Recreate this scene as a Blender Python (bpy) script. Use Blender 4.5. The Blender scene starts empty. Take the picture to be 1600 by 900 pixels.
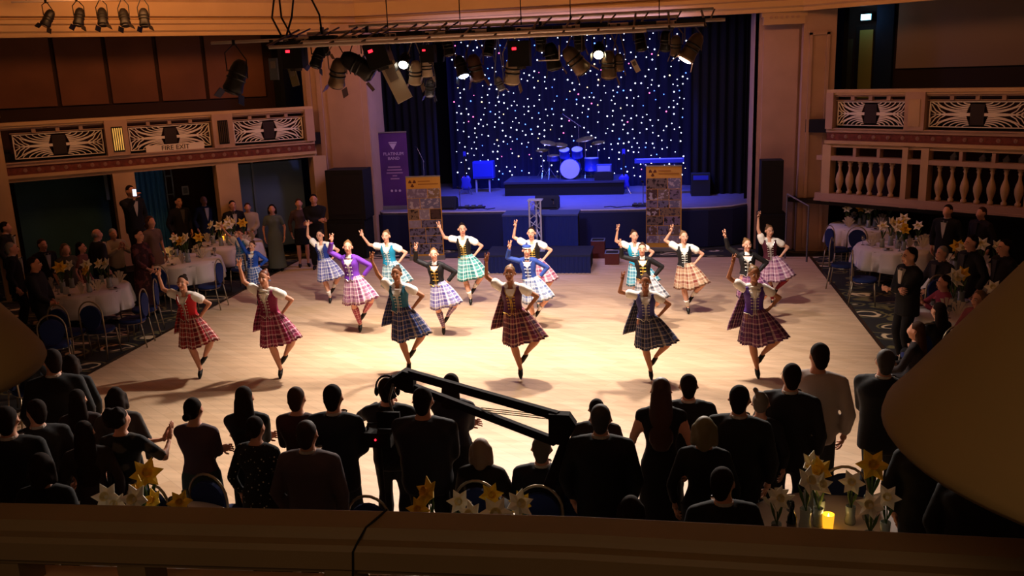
import bpy, bmesh, math, random
import numpy as np
from mathutils import Vector, Matrix

random.seed(7)
S = bpy.context.scene
COL = S.collection
R = math.radians

# ------------------------------------------------------------------ camera
HC, FPX = 4.5, 1400.0
PIT, YAW, ROL = R(13.6), R(9.6), R(2.2)
cf = np.array([-math.sin(YAW)*math.cos(PIT), math.cos(YAW)*math.cos(PIT), -math.sin(PIT)])
_r0 = np.array([math.cos(YAW), math.sin(YAW), 0.0]); _u0 = np.cross(_r0, cf)
cr = _r0*math.cos(ROL) - _u0*math.sin(ROL)
cu = _u0*math.cos(ROL) + _r0*math.sin(ROL)
CP = np.array([0, 0, HC])
cam_data = bpy.data.cameras.new('camera'); cam = bpy.data.objects.new('camera', cam_data); COL.objects.link(cam)
cam_data.sensor_width = 36.0; cam_data.lens = 36.0*FPX/1600.0
cam_data.clip_start = 0.05; cam_data.clip_end = 200
m4 = Matrix.Identity(4)
for i in range(3):
    m4[i][0] = cr[i]; m4[i][1] = cu[i]; m4[i][2] = -cf[i]; m4[i][3] = CP[i]
cam.matrix_world = m4
S.camera = cam

def ray(x, y): return cf + cr*(x-800)/FPX - cu*(y-450)/FPX
def atz(x, y, z=0.0):
    d = ray(x, y); return CP + d*((z-HC)/d[2])
def aty(x, y, Y):
    d = ray(x, y); return CP + d*(Y/d[1])
def pxm(p):            # pixels per metre at a world point
    return FPX/float((np.array(p)-CP) @ cf)

# ------------------------------------------------------------------ world, exposure
world = bpy.data.worlds.new('world'); S.world = world; world.use_nodes = True
wb = world.node_tree.nodes['Background']
wb.inputs[0].default_value = (1.0, 0.72, 0.55, 1); wb.inputs[1].default_value = 0.018
S.view_settings.view_transform = 'Standard'; S.view_settings.look = 'None'
S.view_settings.exposure = 0.0; S.view_settings.gamma = 1.0
S.view_settings.use_curve_mapping = False

def light(name, kind, loc, target, energy, color, size=0.1, angle=60, blend=0.6, sy=None):
    d = bpy.data.lights.new(name, kind); d.energy = energy; d.color = color
    if kind == 'SPOT':
        d.spot_size = R(angle); d.spot_blend = blend; d.shadow_soft_size = size
    elif kind == 'AREA':
        d.size = size
        if sy: d.shape = 'RECTANGLE'; d.size_y = sy
    else:
        d.shadow_soft_size = size
    o = bpy.data.objects.new(name, d); COL.objects.link(o); o.location = loc
    v = Vector(target)-Vector(loc)
    o.rotation_euler = v.to_track_quat('-Z', 'Y').to_euler()
    return o

WARM = (1.0, 0.74, 0.5); WHITE = (1.0, 0.86, 0.74); BLUE = (0.05, 0.09, 1.0)
# rig lamps: the pool of light on the dance floor
KEYS = [((-5.2, 14.1, 4.15), (-5.9, 15.4, 0), 760), ((-3.9, 14.1, 4.15), (-4.4, 15.6, 0), 880),
        ((-2.4, 14.1, 4.15), (-2.7, 15.6, 0), 880), ((-0.9, 14.1, 4.15), (-0.6, 15.6, 0), 880),
        ((0.5, 14.1, 4.15), (1.0, 15.2, 0), 700)]
for a, b, e in KEYS:
    light('rig_front_light', 'SPOT', a, b, e, WHITE, 0.10, 95, 0.9)
DOWN = [((-4.1, 14.1, 4.15), (-4.8, 11.0, 0), 1280), ((-2.1, 14.1, 4.15), (-2.3, 10.8, 0), 1330),
        ((0.0, 14.1, 4.15), (0.5, 10.6, 0), 1080)]
for a, b, e in DOWN:
    light('rig_down_light', 'SPOT', a, b, e, WHITE, 0.12, 104, 1.0)
for x, e in ((-6.4, 900), (-3.6, 1100), (-0.8, 1100), (2.0, 900)):
    light('rig_near_light', 'SPOT', (x*0.8, 13.9, 4.15), (x, 7.2, 0), e, WHITE, 0.12, 62, 1.0)
# stage wash in blue, from above the stage
for x, e in ((-5.2, 1400), (-3.6, 1700), (-1.8, 1700), (-0.2, 1400)):
    light('stage_blue_light', 'SPOT', (x, 24.4, 5.8), (x*0.9-0.27, 25.0, 1.0), e, BLUE, 0.15, 72, 0.8)
light('stage_lip_light', 'AREA', (-2.7, 21.5, 5.6), (-2.7, 23.4, 1.0), 230, (0.45, 0.40, 1.0), 6.0, sy=0.4)
light('floor_blue_light', 'SPOT', (-3.5, 21.9, 5.2), (-3.2, 19.5, 0.0), 260, (0.22, 0.25, 1.0), 0.3, 100, 1.0)
light('rig_back_light', 'SPOT', (-2.7, 14.2, 4.15), (-2.8, 21.0, 0.6), 420, (1.0, 0.80, 0.78), 0.12, 70, 1.0)
light('rig_blue_light', 'SPOT', (-2.3, 14.4, 4.2), (-2.7, 20.6, 0.6), 900, (0.10, 0.14, 1.0), 0.12, 34, 0.8)
# warm hall lamps above the side balconies and in the cove
light('cove_light_left', 'AREA', (-9.8, 16.8, 6.3), (-11.3, 20.5, 5.4), 95, (1.0, 0.42, 0.14), 4.0, sy=0.5)
light('cove_light_middle', 'AREA', (-2.6, 17.8, 7.0), (-2.6, 22.5, 6.0), 90, (1.0, 0.42, 0.14), 8.0, sy=0.5)
light('cove_light_right', 'AREA', (4.0, 16.5, 6.4), (5.6, 21.0, 5.0), 40, (1.0, 0.42, 0.16), 4.0, sy=0.5)
light('hall_warm_light', 'AREA', (-2.8, 8.0, 8.2), (-2.8, 14.0, 0), 34, (1.0, 0.58, 0.36), 9.0, sy=6.0)
light('balcony_fill_light', 'AREA', (-0.2, -1.6, 6.0), (-0.2, 1.6, 3.8), 15.0, (1.0, 0.64, 0.34), 2.5, sy=1.0)  # added unseen area light that brightens the foreground rail

# ------------------------------------------------------------------ colour and materials
def lin(c):
    if isinstance(c, str):
        c = c.lstrip('#'); c = [int(c[i:i+2], 16)/255 for i in (0, 2, 4)]
        c = [(v/12.92 if v <= 0.04045 else ((v+0.055)/1.055)**2.4) for v in c]
    return (c[0], c[1], c[2], 1.0)
_mats = {}
def mat(name, c='#808080', rough=0.7, metal=0.0, emit=None, es=1.0, noise=0.0, nscale=8.0, spec=0.3, bump=0.0, trans=0.0):
    if name in _mats: return _mats[name]
    m = bpy.data.materials.new(name); m.use_nodes = True; nt = m.node_tree
    b = nt.nodes['Principled BSDF']
    b.inputs['Base Color'].default_value = lin(c); b.inputs['Roughness'].default_value = rough
    b.inputs['Metallic'].default_value = metal; b.inputs['Specular IOR Level'].default_value = spec
    if trans: b.inputs['Transmission Weight'].default_value = trans
    if emit:
        b.inputs['Emission Color'].default_value = lin(emit); b.inputs['Emission Strength'].default_value = es
    if noise or bump:
        tc = nt.nodes.new('ShaderNodeTexCoord'); n = nt.nodes.new('ShaderNodeTexNoise')
        n.inputs['Scale'].default_value = nscale; n.inputs['Detail'].default_value = 4
        nt.links.new(tc.outputs['Object'], n.inputs['Vector'])
        if noise:
            r = nt.nodes.new('ShaderNodeValToRGB'); L = lin(c)
            r.color_ramp.elements[0].position = 0.3; r.color_ramp.elements[1].position = 0.7
            r.color_ramp.elements[0].color = (L[0]*(1-noise), L[1]*(1-noise), L[2]*(1-noise), 1)
            r.color_ramp.elements[1].color = (min(1, L[0]*(1+noise)), min(1, L[1]*(1+noise)), min(1, L[2]*(1+noise)), 1)
            nt.links.new(n.outputs['Fac'], r.inputs['Fac']); nt.links.new(r.outputs['Color'], b.inputs['Base Color'])
        if bump:
            bp = nt.nodes.new('ShaderNodeBump'); bp.inputs['Strength'].default_value = bump; bp.inputs['Distance'].default_value = 0.02
            nt.links.new(n.outputs['Fac'], bp.inputs['Height']); nt.links.new(bp.outputs['Normal'], b.inputs['Normal'])
    _mats[name] = m
    return m

def tartan(name, base, second, line):
    """A woven check: the same stripe ramp across u and v, averaged."""
    if name in _mats: return _mats[name]
    m = bpy.data.materials.new(name); m.use_nodes = True; nt = m.node_tree
    b = nt.nodes['Principled BSDF']; b.inputs['Roughness'].default_value = 0.85
    uv = nt.nodes.new('ShaderNodeUVMap'); sep = nt.nodes.new('ShaderNodeSeparateXYZ'); nt.links.new(uv.outputs[0], sep.inputs[0])
    outs = []
    for k in (0, 1):
        fr = nt.nodes.new('ShaderNodeMath'); fr.operation = 'FRACT'; nt.links.new(sep.outputs[k], fr.inputs[0])
        r = nt.nodes.new('ShaderNodeValToRGB'); r.color_ramp.interpolation = 'CONSTANT'
        e = r.color_ramp.elements
        e[0].position = 0; e[0].color = lin(base); e[1].position = 0.34; e[1].color = lin(line)
        for p, c in ((0.48, base), (0.56, second), (0.84, base), (0.90, line), (0.96, base)):
            q = e.new(p); q.color = lin(c)
        nt.links.new(fr.outputs[0], r.inputs[0]); outs.append(r)
    mx = nt.nodes.new('ShaderNodeMix'); mx.data_type = 'RGBA'; mx.inputs[0].default_value = 0.5
    nt.links.new(outs[0].outputs[0], mx.inputs[6]); nt.links.new(outs[1].outputs[0], mx.inputs[7])
    nt.links.new(mx.outputs[2], b.inputs['Base Color'])
    _mats[name] = m
    return m

# ------------------------------------------------------------------ mesh builder
class MB:
    def __init__(s): s.V = []; s.F = []; s.M = []; s.UV = {}
    def add(s, vs, fs, m=0, uv=None):
        o = len(s.V); s.V.extend([tuple(map(float, v)) for v in vs])
        for f in fs: s.F.append(tuple(i+o for i in f)); s.M.append(m)
        if uv is not None:
            for i, t in enumerate(uv): s.UV[o+i] = t
        return s
    def box(s, c, size, m=0, rot=None):
        a = np.array(size)/2; P = []
        for x in (-1, 1):
            for y in (-1, 1):
                for z in (-1, 1):
                    v = np.array([x, y, z])*a
                    if rot is not None: v = rot @ v
                    P.append(v+np.array(c))
        return s.add(P, [(0, 1, 3, 2), (4, 6, 7, 5), (0, 4, 5, 1), (2, 3, 7, 6), (0, 2, 6, 4), (1, 5, 7, 3)], m)
    def tube(s, pts, rad, n=8, m=0, cap=True):
        pts = [np.array(p, float) for p in pts]; k = len(pts)
        if not hasattr(rad, '__len__'): rad = [rad]*k
        vs = []; fs = []; prev = None
        for i in range(k):
            t = pts[min(i+1, k-1)]-pts[max(i-1, 0)]; t = t/(np.linalg.norm(t)+1e-9)
            if prev is None:
                a = np.array([0, 0, 1.0]) if abs(t[2]) < 0.9 else np.array([1.0, 0, 0])
                u = np.cross(t, a)
            else: u = prev-t*(prev@t)
            u = u/(np.linalg.norm(u)+1e-9); w = np.cross(t, u); prev = u
            for j in range(n):
                an = 2*math.pi*j/n; vs.append(pts[i]+rad[i]*(math.cos(an)*u+math.sin(an)*w))
        for i in range(k-1):
            for j in range(n):
                j2 = (j+1) % n; fs.append((i*n+j, i*n+j2, (i+1)*n+j2, (i+1)*n+j))
        if cap: fs.append(tuple(range(n-1, -1, -1))); fs.append(tuple((k-1)*n+j for j in range(n)))
        return s.add(vs, fs, m)
    def ell(s, c, r, m=0, rot=None, nu=12, nv=8):
        vs = [np.array([0, 0, -1.0])]; fs = []
        for i in range(1, nv):
            p = -math.pi/2+math.pi*i/nv
            for j in range(nu):
                a = 2*math.pi*j/nu; vs.append(np.array([math.cos(p)*math.cos(a), math.cos(p)*math.sin(a), math.sin(p)]))
        vs.append(np.array([0, 0, 1.0]))
        for j in range(nu): fs.append((0, 1+(j+1) % nu, 1+j))
        for i in range(nv-2):
            for j in range(nu):
                a = 1+i*nu; j2 = (j+1) % nu; fs.append((a+j, a+j2, a+nu+j2, a+nu+j))
        a = 1+(nv-2)*nu; t = len(vs)-1
        for j in range(nu): fs.append((a+j, a+(j+1) % nu, t))
        r = np.array(r if hasattr(r, '__len__') else (r, r, r)); out = []
        for v in vs:
            v = v*r
            if rot is not None: v = rot @ v
            out.append(v+np.array(c))
        return s.add(out, fs, m)
    def caps(s, p0, p1, r0, r1, m=0, n=10):
        s.tube([p0, p1], [r0, r1], n, m); s.ell(p0, r0, m, nu=n, nv=6); return s.ell(p1, r1, m, nu=n, nv=6)
    def lathe(s, prof, n=16, c=(0, 0, 0), m=0, wob=None):
        vs = []; fs = []; k = len(prof); c = np.array(c)
        for i, (r, z) in enumerate(prof):
            for j in range(n):
                a = 2*math.pi*j/n; rr = r*(1+(wob(i, a) if wob else 0)); vs.append(c+np.array([rr*math.cos(a), rr*math.sin(a), z]))
        for i in range(k-1):
            for j in range(n):
                j2 = (j+1) % n; fs.append((i*n+j, i*n+j2, (i+1)*n+j2, (i+1)*n+j))
        fs.append(tuple(range(n-1, -1, -1))); fs.append(tuple((k-1)*n+j for j in range(n)))
        return s.add(vs, fs, m)
    def rings(s, rg, n=24, m=0, cap=True):
        """rg: list of (centre, rx, ry[, superness]) - horizontal ellipses, front is -Y"""
        vs = []; fs = []; k = len(rg)
        for g in rg:
            c, rx, ry = np.array(g[0], float), g[1], g[2]
            for j in range(n):
                a = 2*math.pi*j/n; ca, sa = math.cos(a), math.sin(a)
                vs.append(c+np.array([rx*math.copysign(abs(ca)**0.85, ca), ry*math.copysign(abs(sa)**0.85, sa), 0]))
        for i in range(k-1):
            for j in range(n):
                j2 = (j+1) % n; fs.append((i*n+j, i*n+j2, (i+1)*n+j2, (i+1)*n+j))
        if cap: fs.append(tuple(range(n-1, -1, -1))); fs.append(tuple((k-1)*n+j for j in range(n)))
        return s.add(vs, fs, m)
    def prism(s, poly, y0, y1, m=0):
        """poly in (x, z), extruded along y"""
        n = len(poly); vs = [(x, y0, z) for x, z in poly]+[(x, y1, z) for x, z in poly]
        fs = [tuple(range(n)), tuple(range(2*n-1, n-1, -1))]+[(i, i+n, (i+1) % n+n, (i+1) % n) for i in range(n)]
        return s.add(vs, fs, m)
    def mesh(s, name):
        me = bpy.data.meshes.new(name); me.from_pydata(s.V, [], s.F); me.polygons.foreach_set('material_index', s.M)
        if s.UV:
            ul = me.uv_layers.new(name='UVMap'); data = np.zeros(len(me.loops)*2, 'f')
            for li, l in enumerate(me.loops):
                t = s.UV.get(l.vertex_index, (0, 0)); data[2*li] = t[0]; data[2*li+1] = t[1]
            ul.data.foreach_set('uv', data)
        me.update(); return me

def link(name, me, mats, parent=None, smooth=False, fixn=True):
    me.name = name
    if fixn:
        bm = bmesh.new(); bm.from_mesh(me); bmesh.ops.recalc_face_normals(bm, faces=bm.faces); bm.to_mesh(me); bm.free()
    if smooth: me.polygons.foreach_set('use_smooth', [True]*len(me.polygons))
    o = bpy.data.objects.new(name, me); COL.objects.link(o)
    if not isinstance(mats, (list, tuple)): mats = [mats]
    for q in mats: me.materials.append(q)
    if parent is not None: o.parent = parent
    return o
def obj(name, mb, mats, parent=None, smooth=False): return link(name, mb.mesh(name), mats, parent, smooth)
def tag(o, label=None, cat=None, group=None, kind=None):
    if label: o['label'] = label
    if cat: o['category'] = cat
    if group: o['group'] = group
    if kind: o['kind'] = kind
    return o
def thing(name, label, cat, loc=(0, 0, 0), rz=0.0, group=None):
    o = bpy.data.objects.new(name, None); COL.objects.link(o); o.location = [float(v) for v in loc]; o.rotation_euler = (0, 0, rz)
    o.empty_display_size = 0.1
    return tag(o, label, cat, group)
def copy_tree(src, loc=None, rz=None, label=None, group=None, parent=None, cat=None):
    c = src.copy(); COL.objects.link(c); c.parent = parent
    if loc is not None: c.location = [float(v) for v in loc]
    if rz is not None: c.rotation_euler = (0, 0, rz)
    if label: c['label'] = label
    if group: c['group'] = group
    if cat: c['category'] = cat
    for ch in src.children: copy_tree(ch, parent=c)
    return c
def struct(name, mb, m, parent=None, smooth=False):
    o = obj(name, mb, m, parent, smooth); o['kind'] = 'structure'; return o

def remesh(mb, voxel, smooth=2, dec=None):
    me = mb.mesh('tmp'); o = bpy.data.objects.new('tmp', me); COL.objects.link(o)
    md = o.modifiers.new('r', 'REMESH'); md.mode = 'VOXEL'; md.voxel_size = voxel
    if smooth:
        sm = o.modifiers.new('s', 'SMOOTH'); sm.factor = 0.6; sm.iterations = smooth
    if dec:
        d = o.modifiers.new('d', 'DECIMATE'); d.ratio = dec
    dg = bpy.context.evaluated_depsgraph_get(); out = bpy.data.meshes.new_from_object(o.evaluated_get(dg))
    bpy.data.objects.remove(o); bpy.data.meshes.remove(me)
    out.materials.clear()
    return out

def npos(v): return np.array(v, float)
def rot_z(a): c, s_ = math.cos(a), math.sin(a); return np.array([[c, -s_, 0], [s_, c, 0], [0, 0, 1]])
def rot_x(a): c, s_ = math.cos(a), math.sin(a); return np.array([[1, 0, 0], [0, c, -s_], [0, s_, c]])
def rot_y(a): c, s_ = math.cos(a), math.sin(a); return np.array([[c, 0, s_], [0, 1, 0], [-s_, 0, c]])
# ------------------------------------------------------------------ the setting
M_paint = mat('cream_plaster', '#b8946e', 0.65, noise=0.10, nscale=1.5)
M_paint2 = mat('pink_cream_plaster', '#a98570', 0.65, noise=0.08, nscale=2.0)
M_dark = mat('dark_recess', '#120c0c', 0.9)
M_black = mat('black_drape', '#0b0a10', 0.95)
M_red = mat('dark_red_board', '#3a1614', 0.8)
M_frieze = mat('red_frieze', '#6b3428', 0.8, noise=0.3, nscale=12)

def wood_floor():
    m = bpy.data.materials.new('parquet'); m.use_nodes = True; nt = m.node_tree; b = nt.nodes['Principled BSDF']
    tc = nt.nodes.new('ShaderNodeTexCoord'); mp = nt.nodes.new('ShaderNodeMapping'); mp.inputs['Rotation'].default_value[2] = R(38)
    nt.links.new(tc.outputs['Object'], mp.inputs[0])
    br = nt.nodes.new('ShaderNodeTexBrick'); br.inputs['Scale'].default_value = 1.0
    br.inputs['Brick Width'].default_value = 1.1; br.inputs['Row Height'].default_value = 0.16; br.inputs['Mortar Size'].default_value = 0.004
    br.inputs['Color1'].default_value = lin('#c8aa8c'); br.inputs['Color2'].default_value = lin('#be9f80'); br.inputs['Mortar'].default_value = lin('#b4987c')
    nt.links.new(mp.outputs[0], br.inputs[0])
    n = nt.nodes.new('ShaderNodeTexNoise'); n.inputs['Scale'].default_value = 1.2; n.inputs['Detail'].default_value = 5
    mp2 = nt.nodes.new('ShaderNodeMapping'); mp2.inputs['Rotation'].default_value[2] = R(38); mp2.inputs['Scale'].default_value = (0.8, 7, 1)
    nt.links.new(tc.outputs['Object'], mp2.inputs[0]); nt.links.new(mp2.outputs[0], n.inputs[0])
    rp = nt.nodes.new('ShaderNodeValToRGB'); rp.color_ramp.elements[0].position = 0.35; rp.color_ramp.elements[1].position = 0.65
    rp.color_ramp.elements[0].color = (0.86, 0.84, 0.82, 1); rp.color_ramp.elements[1].color = (1.06, 1.05, 1.03, 1)
    nt.links.new(n.outputs[0], rp.inputs[0])
    mx = nt.nodes.new('ShaderNodeMix'); mx.data_type = 'RGBA'; mx.blend_type = 'MULTIPLY'; mx.inputs[0].default_value = 1
    nt.links.new(br.outputs[0], mx.inputs[6]); nt.links.new(rp.outputs[0], mx.inputs[7]); nt.links.new(mx.outputs[2], b.inputs['Base Color'])
    b.inputs['Roughness'].default_value = 0.48; b.inputs['Specular IOR Level'].default_value = 0.3
    return m
def carpet():
    """Dark olive carpet with pale printed swirls: ring arcs in a distorted cell pattern."""
    m = bpy.data.materials.new('swirl_carpet'); m.use_nodes = True; nt = m.node_tree; b = nt.nodes['Principled BSDF']
    tc = nt.nodes.new('ShaderNodeTexCoord'); mp = nt.nodes.new('ShaderNodeMapping'); mp.inputs['Scale'].default_value = (0.85, 1.35, 1)
    nt.links.new(tc.outputs['Object'], mp.inputs[0])
    n = nt.nodes.new('ShaderNodeTexNoise'); n.inputs['Scale'].default_value = 1.3; nt.links.new(mp.outputs[0], n.inputs[0])
    ad = nt.nodes.new('ShaderNodeMix'); ad.data_type = 'RGBA'; ad.blend_type = 'LINEAR_LIGHT'; ad.inputs[0].default_value = 0.35
    nt.links.new(mp.outputs[0], ad.inputs[6]); nt.links.new(n.outputs['Color'], ad.inputs[7])
    v = nt.nodes.new('ShaderNodeTexVoronoi'); v.inputs['Scale'].default_value = 1.6; nt.links.new(ad.outputs[2], v.inputs[0])
    rp = nt.nodes.new('ShaderNodeValToRGB'); e = rp.color_ramp.elements; rp.color_ramp.interpolation = 'LINEAR'
    D, P, G = lin('#181410'), lin('#cdb58c'), lin('#6a6034')
    e[0].position = 0; e[0].color = D; e[1].position = 0.24; e[1].color = D
    for p, c in ((0.26, P), (0.33, P), (0.36, D), (0.44, D), (0.46, G), (0.51, G), (0.54, D)):
        q = e.new(p); q.color = c
    nt.links.new(v.outputs['Distance'], rp.inputs[0])
    w = nt.nodes.new('ShaderNodeTexNoise'); w.inputs['Scale'].default_value = 1.9; nt.links.new(mp.outputs[0], w.inputs[0])
    r2 = nt.nodes.new('ShaderNodeValToRGB'); r2.color_ramp.elements[0].position = 0.38; r2.color_ramp.elements[1].position = 0.44
    nt.links.new(w.outputs[0], r2.inputs[0])
    mx = nt.nodes.new('ShaderNodeMix'); mx.data_type = 'RGBA'; nt.links.new(r2.outputs[0], mx.inputs[0])
    mx.inputs[6].default_value = D; nt.links.new(rp.outputs[0], mx.inputs[7]); nt.links.new(mx.outputs[2], b.inputs['Base Color'])
    b.inputs['Roughness'].default_value = 0.95
    return m
MB_ = MB()
fl = MB().box((-2.0, 10.0, -0.07), (36, 34, 0.1))
struct('floor', fl, carpet())
df = MB().box((-2.8, 12.25, -0.01), (12.55, 18.5, 0.02))
dance = obj('dance_floor', df, wood_floor()); tag(dance, kind='structure')
ed = MB()
for x in (-9.11, 3.51): ed.box((x, 12.25, -0.008), (0.07, 18.5, 0.028))
ed.box((-2.8, 3.0, -0.008), (12.6, 0.07, 0.028)); ed.box((-2.8, 21.5, -0.008), (12.6, 0.07, 0.028))
struct('trim_1', ed, mat('floor_edge_metal', '#3a2c20', 0.4, 0.6))

A_L = np.array([-8.85, 22.1, 0]); RZ_L = math.atan2(-math.cos(R(48)), -math.sin(R(48)))
A_R = np.array([3.85, 21.6, 0]); RZ_R = math.atan2(-math.cos(R(52)), math.sin(R(52)))
# In each splayed wall's own frame x runs away from the stage, +y (left) or -y (right) points into the hall.

def grille(name, parent, x0, x1, z0, z1, sg):
    """Cast fan grille: thin frame, a dark square plaque in the middle, palm ribs sweeping out of it."""
    cx, cz, hw, hh = (x0+x1)/2, (z0+z1)/2, (x1-x0)/2, (z1-z0)/2
    g = MB(); y = 0.0
    for s in (-1, 1):
        g.box((cx, y, cz+s*(hh-0.01)), (2*hw, 0.03, 0.018)); g.box((cx+s*(hw-0.01), y, cz), (0.018, 0.03, 2*hh))
    def rib(pts, w):
        for i in range(len(pts)-1):
            a, b_ = np.array(pts[i]), np.array(pts[i+1]); d = b_-a; L = np.linalg.norm(d)
            if L < 1e-4: continue
            nrm = np.array([-d[1], d[0]])/L; w0 = w*(1-0.5*i/len(pts)); w1 = w*(1-0.5*(i+1)/len(pts))
            P = [a-nrm*w0, b_-nrm*w1, b_+nrm*w1, a+nrm*w0]
            g.prism([(p[0], p[1]) for p in P], y-0.012, y+0.012)
    for s in (-1, 1):
        # spine, thick near the plaque, flicking to a barb at the end
        g.prism([(cx+s*0.13, cz-0.03), (cx+s*hw*0.55, cz-0.028), (cx+s*hw*0.97, cz), (cx+s*hw*0.55, cz+0.028), (cx+s*0.13, cz+0.03)][::s], y-0.015, y+0.015)
        for v in (-1, 1):
            for k in range(6):
                u0 = 0.15+0.012*k; v0 = 0.205-0.034*k
                u1 = hw*(0.30+0.135*k); pts = []
                for t in np.linspace(0, 1, 8):
                    uu = u0+(u1-u0)*(1-(1-t)**1.5) if k < 5 else u0+(hw*0.97-u0)*t
                    vv = v0+(hh*0.97-v0)*(t**2.0)
                    pts.append((cx+s*min(uu, hw*0.98), cz+v*min(vv, hh*0.97)))
                rib(pts, 0.013)
            for k in range(3):      # short barbs at the outer end
                u0 = hw*(0.66+0.1*k)
                rib([(cx+s*u0, cz+v*0.02), (cx+s*(u0+0.10), cz+v*0.08), (cx+s*min(hw*0.98, u0+0.19), cz+v*0.21)], 0.011)
    obj('fan_grille', g, M_gr, parent)
    p = MB().box((cx, y, cz), (0.27, 0.04, 0.42)); obj('plaque', p, M_plq, parent)
    b = MB().box((cx, -sg*0.12, cz), (2*hw+0.1, 0.03, 2*hh+0.12)); obj('backing_board', b, M_red, parent)

M_gr = mat('cream_metal', '#e2d0c0', 0.5); M_plq = mat('plaque_brown', '#2a1a16', 0.6)
rosette = MB()
for k in range(8):
    a = k*math.pi/4; rosette.ell((0.028*math.cos(a), 0, 0.028*math.sin(a)), (0.02, 0.012, 0.02), nu=5, nv=4)
rosette.ell((0, 0, 0), (0.02, 0.02, 0.02), nu=6, nv=4)
rosette_me = rosette.mesh('rosette'); rosette_me.materials.append(mat('rosette_dusty', '#8a6456', 0.7))

def fascia(name, label, A, rz, sg, panels, piers, xlo, xhi, ros):
    root = thing(name, label, 'balcony', A, rz)
    rail = MB(); rail.box(((xlo+xhi)/2, 0, 3.79), (xhi-xlo, 0.30, 0.07)); rail.box(((xlo+xhi)/2, sg*0.02, 3.735), (xhi-xlo, 0.2, 0.05))
    obj('handrail', rail, M_paint, root)
    fr = MB(); L = xhi-xlo; c = (xlo+xhi)/2
    fr.box((c, 0, 2.93), (L, 0.20, 0.10)); fr.box((c, sg*0.03, 2.965), (L, 0.2, 0.03)); fr.box((c, 0, 3.69), (L, 0.14, 0.04))
    obj('frame_band', fr, M_paint2, root)
    obj('frieze_band', MB().box((c, -sg*0.01, 2.79), (L, 0.16, 0.18)), M_frieze, root)
    co = MB(); co.box((c, sg*0.03, 2.665), (L, 0.26, 0.07)); co.box((c, 0, 2.59), (L, 0.20, 0.08)); obj('cornice', co, M_paint, root)
    n = int(L/ros)
    for k in range(n):
        o = bpy.data.objects.new('rosette', rosette_me); COL.objects.link(o); o.parent = root
        o.location = (xlo+0.15+k*ros, sg*0.075, 2.79)
    for x0, x1 in panels:
        grille(name, root, x0+0.04, x1-0.04, 3.03, 3.56, sg)
        for q in np.linspace(x0, x1, 5)[1:-1]: obj('rail_spacer', MB().box((q, 0, 3.635), (0.08, 0.12, 0.10)), M_paint2, root)
        obj('slot_bar', MB().box(((x0+x1)/2, 0, 3.585), (x1-x0, 0.05, 0.02)), M_paint2, root)
    for x0, x1 in piers:
        p = MB().box(((x0+x1)/2, sg*0.03, 3.36), (x1-x0, 0.26, 0.80)); obj('pilaster', p, M_paint2, root)
    return root
balL = fascia('grille_balcony', 'left splayed balcony front with three fan grilles and a rosette frieze', A_L, RZ_L, 1,
              [(0.12, 1.95), (2.44, 4.35), (4.83, 6.72)], [(-0.1, 0.12), (1.95, 2.44), (4.35, 4.83)], -0.1, 6.9, 0.27)
balR = fascia('grille_balcony', 'right splayed balcony front with fan grilles above the baluster gallery', A_R, RZ_R, -1,
              [(0.12, 1.74), (2.16, 4.15), (4.6, 6.5)], [(-0.05, 0.12), (1.74, 2.16), (4.15, 4.6)], -0.05, 6.9, 0.32)
# niches on the pilasters: one lit, one dark with slats, one plain cream
def niche(root, x, sg, lit):
    n = MB().box((x, sg*0.165, 3.33), (0.24, 0.02, 0.56)); obj('niche', n, M_dark if lit != 2 else M_paint, root)
    if lit == 2: return
    s = MB()
    for k in range(5): s.tube([(x-0.09+0.045*k, sg*0.19, 3.08), (x-0.09+0.045*k, sg*0.19, 3.58)], 0.012, 6)
    obj('glass_rods', s, mat('lit_glass_rod', '#d9b56a', 0.4, emit='#e0a850', es=0.8) if lit == 1 else mat('unlit_glass_rod', '#4a3a28', 0.4), root)
niche(balL, 4.58, 1, 1); niche(balL, 2.2, 1, 0); niche(balR, 1.95, -1, 2)

# fire exit plate on the left balcony
fe = thing('fire_exit_plate', 'cream plate lettered FIRE EXIT on the left balcony front', 'sign', A_L, RZ_L)
obj('plate', MB().box((3.34, 0.11, 3.05), (1.32, 0.03, 0.17)), mat('plate_cream', '#e0ccb8', 0.5), fe)
def text_mesh(s, size, m, parent, name='lettering', loc=(0, 0, 0), rot=(R(90), 0, 0), align='CENTER', ext=0.004, sx=1.0):
    cu_ = bpy.data.curves.new('t', 'FONT'); cu_.body = s; cu_.size = size; cu_.align_x = align; cu_.align_y = 'CENTER'; cu_.extrude = ext
    o = bpy.data.objects.new('t', cu_); COL.objects.link(o)
    me = bpy.data.meshes.new_from_object(o.evaluated_get(bpy.context.evaluated_depsgraph_get())); bpy.data.objects.remove(o)
    q = link(name, me, m, parent, fixn=False); q.location = loc; q.rotation_euler = rot; q.scale = (sx, 1, 1); return q
text_mesh('FIRE EXIT', 0.155, mat('letter_brown', '#3a2620', 0.6), fe, loc=(3.34, 0.13, 3.05), rot=(R(90), 0, R(180)), sx=1.0)

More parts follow.
